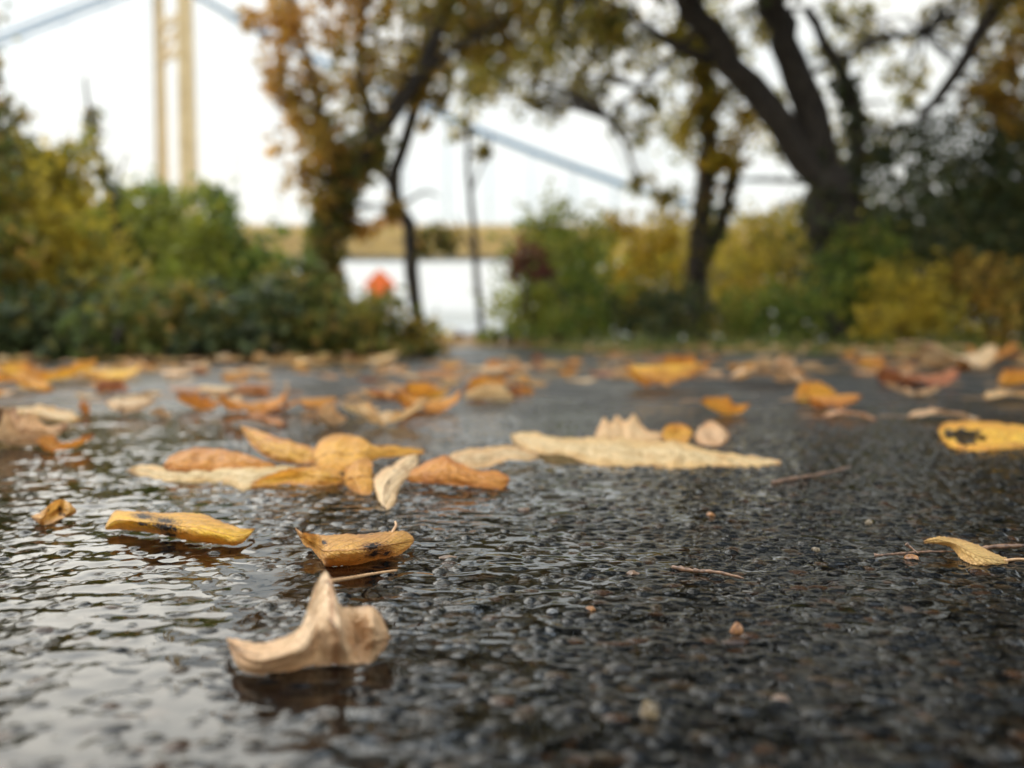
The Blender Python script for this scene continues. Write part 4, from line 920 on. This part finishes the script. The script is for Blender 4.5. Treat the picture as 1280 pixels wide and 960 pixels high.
rq = random.Random(8)
tree('ivy_tree', 'leaning tree with an ivy-clad trunk and orange brown crown', 5.6,
     [([(402, 440), (400, 370), (402, 320), (416, 262), (448, 200), (492, 140), (535, 70), (560, 0), (580, -90)], 19, 6),
      ([(418, 262), (412, 190), (395, 110), (370, 30), (350, -60)], 9, 3), ([(470, 170), (450, 90), (455, 10), (460, -80)], 7, 3), ([(520, 95), (570, 60), (620, 30)], 6, 3)],
     [([B(350, 40, 44, 5.4), B(385, 90, 42, 5.5), B(362, 140, 32, 5.4), B(390, 175, 42, 5.4), B(372, 215, 28, 5.4), B(390, 240, 26, 5.4), B(400, 20, 50, 5.5), B(345, 100, 22, 5.4), B(370, -50, 70, 5.5), B(450, -20, 50, 5.4), B(455, 285, 17, 5.6), B(492, 262, 11, 5.6)], 'orange', 150, .06),
      ([B(440, 90, 55, 5.6), B(430, 150, 42, 5.6), B(490, 60, 55, 5.6), B(480, 120, 45, 5.7), B(540, 60, 48, 5.7), B(560, 110, 26, 5.7), B(585, 30, 45, 5.7), B(620, 55, 26, 5.8), B(560, -60, 80, 5.7), B(460, -90, 80, 5.7), B(650, -30, 60, 5.7), B(530, 140, 24, 5.7)], 'gilded', 120, .06), ([B(600, 70, 30, 5.8), B(640, 20, 34, 5.9), B(500, 10, 50, 5.8)], 'olive', 120, .06),
      ([((rq.uniform(-1.9, 0.9), rq.uniform(2.6, 5.0), rq.uniform(2.7, 5.0)), (.42, .42, .30)) for _ in range(34) if True], 'tawny', 50, .075)],  # tawny clumps added overhead, out of view, to break up the asphalt's reflections
     ivy=[(0, 0.0, 0.58, 0.12, 2300, 'green'), (1, 0, .35, .10, 400, 'mixed')], seed=31)
tree('thin_tree', 'thin dark crooked tree behind the orange sign', 6.0,
     [([(524, 440), (517, 360), (510, 285), (489, 230), (508, 168), (534, 95), (547, 30), (560, -70)], 9.5, 6.5), ([(489, 230), (472, 205), (460, 180)], 6, 3), ([(505, 255), (530, 240), (548, 245)], 2.5, 1.2), ([(512, 300), (535, 292), (555, 300)], 2.5, 1.2)],
     [([B(540, 300, 20, 6.0), B(560, 303, 12, 6.0), B(548, 70, 34, 6.1), B(570, 0, 50, 6.1), B(475, 200, 15, 6)], 'mixed', 380, .05)], seed=32)
tree('sapling', 'slender sapling standing in the gap of the path', 7.2,
     [([(603, 432), (597, 360), (592, 285), (585, 215), (585, 130), (578, 70)], 4.6, 2.0), ([(588, 240), (605, 200), (615, 170)], 2, 1), ([(594, 320), (578, 290), (570, 270)], 2, 1)],
     [([B(585, 125, 26, 7.2), B(600, 80, 30, 7.2), B(575, 160, 14, 7.2), B(600, 190, 10, 7.2)], 'sparse', 200, .055)], seed=33, group='saplings among the shrubs')
tree('ivy_tree', 'narrow upright trunk clad in ivy with yellow leaves on top', 6.8,
     [([(868, 430), (872, 340), (880, 240), (886, 160), (882, 80), (872, -10), (860, -100)], 14, 8), ([(876, 330), (900, 285), (912, 235), (916, 200)], 9, 6)],
     [([B(890, 115, 30, 6.7), B(918, 150, 28, 6.7), B(868, 160, 22, 6.7), B(895, 70, 24, 6.7), B(925, 190, 20, 6.7), B(860, 40, 24, 6.8), B(890, 205, 16, 6.7)], 'yellow', 200, .06)],
     ivy=[(0, 0, .7, .075, 1000, 'mixed'), (1, 0.1, 1, .05, 300, 'mixed')], seed=34)
rs = random.Random(5)
cr_b = []
for _ in range(78):
    x, y = rs.choice([rs.uniform(590, 900), rs.uniform(640, 1280)]), rs.uniform(-30, 185)
    if x < 780 and y > 130: y -= 100
    cr_b.append(B(x, y, rs.uniform(16, 36), rs.uniform(6.5, 8.2)))
for _ in range(26):
    x, y = rs.uniform(600, 1400), rs.uniform(-420, -30)
    cr_b.append(B(x, y, rs.uniform(50, 90), rs.uniform(5.8, 8.0)))
tree('forked_tree', 'big dark tree forking low into two thick leaning limbs', 6.2,
     [([(1075, 440), (1062, 360), (1048, 285), (1034, 232)], 36, 30), ([(1036, 245), (1000, 190), (960, 135), (915, 78), (872, 22), (838, -40), (780, -150), (700, -260)], 21, 11),
      ([(1034, 250), (1030, 200), (1010, 130), (986, 66), (968, 0), (950, -90), (930, -220)], 24, 13), ([(1052, 250), (1074, 180), (1060, 110), (1035, 60), (1010, 10)], 11, 6),
      ([(915, 78), (850, 60), (790, 20), (740, -10), (690, -40)], 7, 3), ([(968, 0), (1040, -60), (1120, -130), (1200, -180)], 10, 4), ([(880, 30), (830, 80), (790, 120), (760, 150)], 4, 2), ([(1000, 100), (1080, 60), (1150, 40)], 4, 2)],
     [(cr_b, 'sparse', 85, .058), ([((rs.uniform(0.3, 4.2), rs.uniform(2.2, 6.0), rs.uniform(2.5, 4.6)), (.62, .62, .45)) for _ in range(30)], 'dark', 105, .09), ([B(700, 60, 30, 6.8), B(740, 110, 26, 6.9), B(680, 130, 18, 6.9), B(780, 60, 30, 6.8), B(820, 130, 18, 6.8), B(800, 235, 16, 7), B(825, 245, 14, 7), B(720, 10, 36, 6.9)], 'sparse', 150, .06)],  # dark clumps are added overhead, out of view, to darken the right asphalt
     ivy=[(0, .3, 1, .27, 700, 'dark'), (3, 0, .6, .1, 400, 'dark')], seed=35, twig_k=3)
rb = []
for _ in range(26):
    rb.append(B(rs.uniform(1180, 1560), rs.uniform(-330, 120), rs.uniform(28, 70), rs.uniform(5.2, 6.6)))
tree('broad_tree', 'brown-leaved tree outside the right edge with one drooping limb', 5.8,
     [([(1480, 440), (1470, 250), (1450, 60), (1430, -150), (1420, -320)], 40, 18), ([(1445, 10), (1400, -100), (1330, -110), (1262, -25), (1215, 60), (1178, 115), (1150, 150)], 17, 5), ([(1435, -100), (1370, -220), (1280, -300)], 12, 5)],
     [(rb, 'tawny', 150, .062), ([B(1255, 60, 36, 5.8), B(1230, 120, 26, 5.8), B(1275, 130, 34, 5.8)], 'tawny', 240, .06)], seed=36, twig_k=3)
tree('sapling', 'wispy sapling with few dark leaves rising from the left shrubs', 4.9,
     [([(148, 430), (147, 330), (142, 260), (125, 200), (112, 140), (106, 95)], 6, 1.4), ([(142, 260), (150, 220), (160, 190)], 2, 1)],
     [([B(146, 310, 15, 4.9, 1, .7, 2.2), B(140, 255, 11, 4.9, 1, .7, 2.4), B(126, 205, 6, 4.9, 1, .8, 3), B(114, 150, 4, 4.9, 1, .8, 5)], 'mixed', 420, .04)], seed=37, group='saplings among the shrubs')
tree('overhanging_tree', 'dark-leaved tree outside the left edge with leaves hanging in', 4.4,
     [([(-170, 440), (-160, 250), (-130, 80), (-100, -80)], 22, 10), ([(-140, 120), (-70, 110), (-10, 130)], 5, 2)],
     [([B(-5, 140, 22, 4.4), B(8, 185, 18, 4.4), B(-50, 100, 50, 4.4), B(-120, 0, 90, 4.4), B(-20, 90, 14, 4.4)], 'mixed', 330, .05)], seed=38)

# low grass and weeds along the right edge, litter under the shrubs
def ribbon_pts(n, x0, x1, f, wdt, seed):
    rs_ = np.random.default_rng(seed); x = rs_.uniform(x0, x1, n)
    return x, np.array([f(v) for v in x]) + rs_.uniform(0.0, wdt, n), rs_
x, y, rs_ = ribbon_pts(4200, 0.1, 5.0, lambda v: edge_y(v) + 0.04, 1.0, 5)
P = np.stack([x, y, np.full_like(x, -0.012)], 1)
d = np.stack([rs_.normal(0, .35, len(x)), rs_.normal(0, .35, len(x)), np.ones(len(x))], 1); hgt = rs_.uniform(.02, .10, (len(x), 1)) * (0.5 + 1.0 * np.clip(gnoise(x * 2.3, y * 2.3, 9) + .4, 0, 1))[:, None]
sd_ = np.stack([rs_.normal(size=len(x)), rs_.normal(size=len(x)), np.zeros(len(x))], 1); sd_ /= np.linalg.norm(sd_, axis=1, keepdims=True)
v = np.stack([P - sd_ * .004, P + sd_ * .004, P + d * hgt + sd_ * .001, P + d * hgt - sd_ * .001], 1).reshape(-1, 3)
tag(obj_np('grass', v, np.arange(len(v)).reshape(-1, 4), FM['grass'], smooth=False), 'low green grass growing along the right edge of the asphalt', 'grass', kind='stuff')
x1, y1, r1 = ribbon_pts(1500, -4.0, -0.3, lambda v: edge_y(v) - 0.03, 1.3, 6)
x2, y2, r2 = ribbon_pts(1500, 0.25, 5.0, lambda v: edge_y(v) - 0.05, 1.6, 7)
x3, y3 = r2.uniform(-0.5, 0.3, 500), r2.uniform(5.3, 8.2, 500)
x, y = np.concatenate([x1, x2, x3]), np.concatenate([y1, y2, y3])
P = np.stack([x, y, np.interp(y, [3, 8.2], [0.012, 0.01]) + RNG.uniform(-.012, .004, len(x))], 1)
v, f = leaves_at(P, .07, .045, 99, 0.0)
v[:, 2] = np.maximum(0.002, v[:, 2] * 0.35 + 0.006)
m_lit = foliage_mat('leaf_litter', [(0, (.24, .11, .05)), (.3, (.55, .30, .12)), (.6, (.62, .36, .12)), (.85, (.66, .46, .25)), (1, (.26, .13, .06))], trans=.2)
tag(obj_np('leaf_litter', v, f, m_lit, smooth=False), 'orange and brown leaf litter heaped under the shrubs', 'leaf litter', kind='stuff')

# ------------------------------------------------------------------ suspension bridge over the river
def paint(name, c1, c2, rough=0.5, scale=0.3):
    m, nt, out = new_mat(name); bs = N(nt, 'BsdfPrincipled', Roughness=rough); geo = N(nt, 'NewGeometry')
    n1 = N(nt, 'TexNoise', Scale=scale, Detail=4.0); nt.links.new(geo.outputs['Position'], n1.inputs['Vector'])
    nt.links.new(ramp(nt, [(0.35, c1), (0.65, c2)], n1.outputs[0]).outputs[0], bs.inputs['Base Color']); nt.links.new(bs.outputs[0], out.inputs[0]); return m
m_tower = paint('cream_tower_paint', (0.60, 0.38, 0.13), (0.76, 0.52, 0.22))
m_deck = paint('ochre_truss_paint', (0.52, 0.30, 0.045), (0.68, 0.42, 0.08))
m_deck2 = paint('brown_girder_paint', (0.10, 0.07, 0.03), (0.18, 0.12, 0.05))
m_cable = paint('blue_grey_cable', (0.02, 0.14, 0.27), (0.04, 0.19, 0.34))
DB = 270.0; K = DB / F
bx = lambda px: at(px, 400, DB).x
bz = lambda py: at(640, py, DB).z
br = empty('suspension_bridge', (bx(222), DB, -2.0), 'suspension bridge with a tall cream tower and ochre deck over the river', 'bridge')
zb, zt = bz(321), bz(288)
x0, x1 = -260, 420
mb = MB()
mb.box(((x0 + x1) / 2, DB, zt - 1.1), (x1 - x0, 12, 1.0)); mb.box(((x0 + x1) / 2, DB - 6.2, zt - 0.6), (x1 - x0, .5, 2.6)); mb.box(((x0 + x1) / 2, DB - 5.9, (zt + zb) / 2 - .6), (x1 - x0, .4, 4.2))
put(mb.build('deck', m_deck), br)
mb = MB()
for yy in (DB - 6.6, DB + 6.6):
    n_ = 96; st = (x1 - x0) / n_
    mb.box(((x0 + x1) / 2, yy, zb + 0.5), (x1 - x0, .8, 1.0))
    for i in range(n_):
        a = x0 + i * st
        mb.bar((a, yy, zb + 1.0), (a + st / 2, yy, zt - 1.9), .7); mb.bar((a + st / 2, yy, zt - 1.9), (a + st, yy, zb + 1.0), .7); mb.bar((a, yy, zb + 1), (a, yy, zt - 1.9), .5)
put(mb.build('truss', m_deck), br)
mb = MB(); mb.box(((x0 + x1) / 2, DB, zb - 0.5), (x1 - x0, 12.4, .9)); put(mb.build('girder', m_deck2), br)
mb = MB()
for yy in (DB - 5.8, DB + 5.8):
    mb.box(((x0 + x1) / 2, yy, zt + 1.05), (x1 - x0, .2, .2)); mb.box(((x0 + x1) / 2, yy, zt + .5), (x1 - x0, .12, .12))
    for i in range(170): mb.box((x0 + 4 * i, yy, zt + .5), (.2, .2, 1.0))
put(mb.build('railing', m_deck), br)
ztop = bz(-25)
legs = [(205, 12), (237, 18)]
for px, wpx in legs:
    lgy = DB + (5 if px < 220 else -7.8); lgx = at(px, 300, lgy).x
    mb = MB(); wd = wpx * K
    n_ = 14
    for i in range(n_):
        za, zc = -6 + (ztop + 6) * i / n_, -6 + (ztop + 6) * (i + 1) / n_
        k = 1.12 - 0.3 * i / n_
        mb.box((lgx, lgy, (za + zc) / 2), (wd * k, 3.4 * k, zc - za + .01 * i))
    mb.box((lgx, lgy, ztop + .8), (wd * 1.15, 4.2, 1.8))
    put(mb.build('tower_leg', m_tower), br)
for py in (28, 70, 262):
    mb = MB(); mb.bar((at(206, 300, DB + 5).x, DB + 5, bz(py)), (at(236, 300, DB - 7.8).x, DB - 7.8, bz(py)), 1.5); put(mb.build('tower_brace', m_tower), br)
for pa, pb in ((28, 70), (70, 28)):
    mb = MB(); mb.bar((at(206, 300, DB + 5).x, DB + 4.6, bz(pa)), (at(236, 300, DB - 7.8).x, DB - 7.4, bz(pb)), .8); put(mb.build('tower_brace', m_tower), br)
def cable_z(px): return bz(np.interp(px, [-700, -300, 0, 140, 222, 260, 310, 420, 590, 695, 800, 900, 1000, 1100, 1300], [248, 155, 54, 0, -27, -2, 28, 84, 160, 201, 239, 268, 284, 291, 296]))
for k, yy in enumerate((DB - 2.2, DB + 2.2)):
    pts = [(bx(px), yy, cable_z(px)) for px in range(-560, 1301, 20)]
    mb = MB(); mb.tube(pts, [0.5] * len(pts), 8); put(mb.build('cable', m_cable, None, True), br)
    for px in range(-480, 1000, 52):
        if abs(px - 222) < 20: continue
        mb = MB(); mb.tube([(bx(px), yy, zt + .2), (bx(px), yy, cable_z(px) + .2)], [.09, .09], 6); put(mb.build('hanger', m_cable, None, True), br)
# a red lorry on the deck
m_red = paint('faded_red_paint', (0.55, 0.15, 0.10), (0.66, 0.22, 0.14)); m_tyre = paint('tyre_rubber', (.02, .02, .02), (.04, .04, .04)); m_glass = paint('cab_glass', (.04, .05, .06), (.07, .08, .09), .1)
lx = bx(490); lr = empty('lorry', (lx, DB - 3, zt - .55), 'faded red lorry crossing the bridge deck', 'lorry')
z0 = zt - .55
mb = MB(); mb.box((lx - .9, DB - 3, z0 + 2.4), (5.4, 2.5, 2.9)); put(mb.build('cargo_box', m_red), lr)
mb = MB(); mb.box((lx + 2.9, DB - 3, z0 + 1.5), (1.9, 2.3, 1.4)); mb.box((lx + 2.7, DB - 3, z0 + 2.6), (1.5, 2.2, .8)); cb = put(mb.build('cab', m_red), lr)
mb = MB(); mb.box((lx + 3.5, DB - 3, z0 + 2.55), (.08, 1.9, .6)); mb.box((lx + 2.8, DB - 4.12, z0 + 2.55), (.9, .06, .5)); put(mb.build('window', m_glass), lr)
mb = MB(); mb.box((lx + .4, DB - 3, z0 + .75), (7.0, 1.8, .3)); put(mb.build('chassis', m_tyre), lr)
for dx in (-2.6, -1.3, 2.7):
    for yy in (DB - 4.1, DB - 1.9):
        mb = MB(); mb.tube([(lx + dx, yy - .15, z0 + .5), (lx + dx, yy + .15, z0 + .5)], [.5, .5], 14); put(mb.build('wheel', m_tyre), lr)

# ------------------------------------------------------------------ orange road-work sign beyond the shrubs
m_sign = paint('orange_sign_face', (0.90, 0.15, 0.02), (0.95, 0.19, 0.03), .45, 3.0); m_steel = paint('galvanised_steel', (.30, .31, .32), (.42, .43, .44), .4, 8.0)
DS = 28.0; c_ = at(475, 357, DS); sg = empty('road_sign', (c_.x, DS, float(soil_z(DS))), 'orange diamond road-work sign standing beyond the low rounded shrub', 'sign')
hs = 22 * DS / F; mb = MB()
n = len(mb.v); R_ = 0.12
pts = []
for cxx, cz, a0 in ((0, hs, 45), (-hs, 0, 135), (0, -hs, 225), (hs, 0, 315)):
    for q in range(5):
        a = math.radians(a0 + q * 22.5); d_ = hs - R_ * 1.0
        pts.append((c_.x + (cxx / hs) * d_ + R_ * .6 * math.cos(a), c_.z + (cz / hs) * d_ + R_ * .6 * math.sin(a)))
m_ = len(pts)
for yy in (-.02, .02):
    for p in pts: mb.v.append(Vector((p[0], DS + yy, p[1])))
mb.f = [tuple(range(m_)), tuple(reversed(range(m_, 2 * m_)))] + [(i, m_ + i, m_ + (i + 1) % m_, (i + 1) % m_) for i in range(m_)]
put(mb.build('sign_panel', m_sign), sg)
mb = MB(); mb.box((c_.x, DS + .05, (c_.z + soil_z(DS)) / 2), (.06, .05, c_.z - soil_z(DS) + .5)); put(mb.build('post', m_steel), sg)
for sx in (-1, 1):
    mb = MB(); mb.bar((c_.x, DS + .06, soil_z(DS) + .35), (c_.x + sx * .6, DS + .06, soil_z(DS) + .02), .04); put(mb.build('leg', m_steel), sg)

# ------------------------------------------------------------------ warm hazy air
m_haze, nt, out = new_mat('haze_air')
pv = N(nt, 'VolumePrincipled'); pv.inputs['Color'].default_value = (0.96, 0.95, 0.92, 1); pv.inputs['Density'].default_value = 0.0003; pv.inputs['Anisotropy'].default_value = 0.3
nt.links.new(pv.outputs[0], out.inputs['Volume'])
hz = MB(); hz.box((0, 4500, 56), (19000, 15500, 140)); h_ = hz.build('haze', m_haze); tag(h_, 'thin pale haze over the river and bridge', 'haze', kind='stuff')
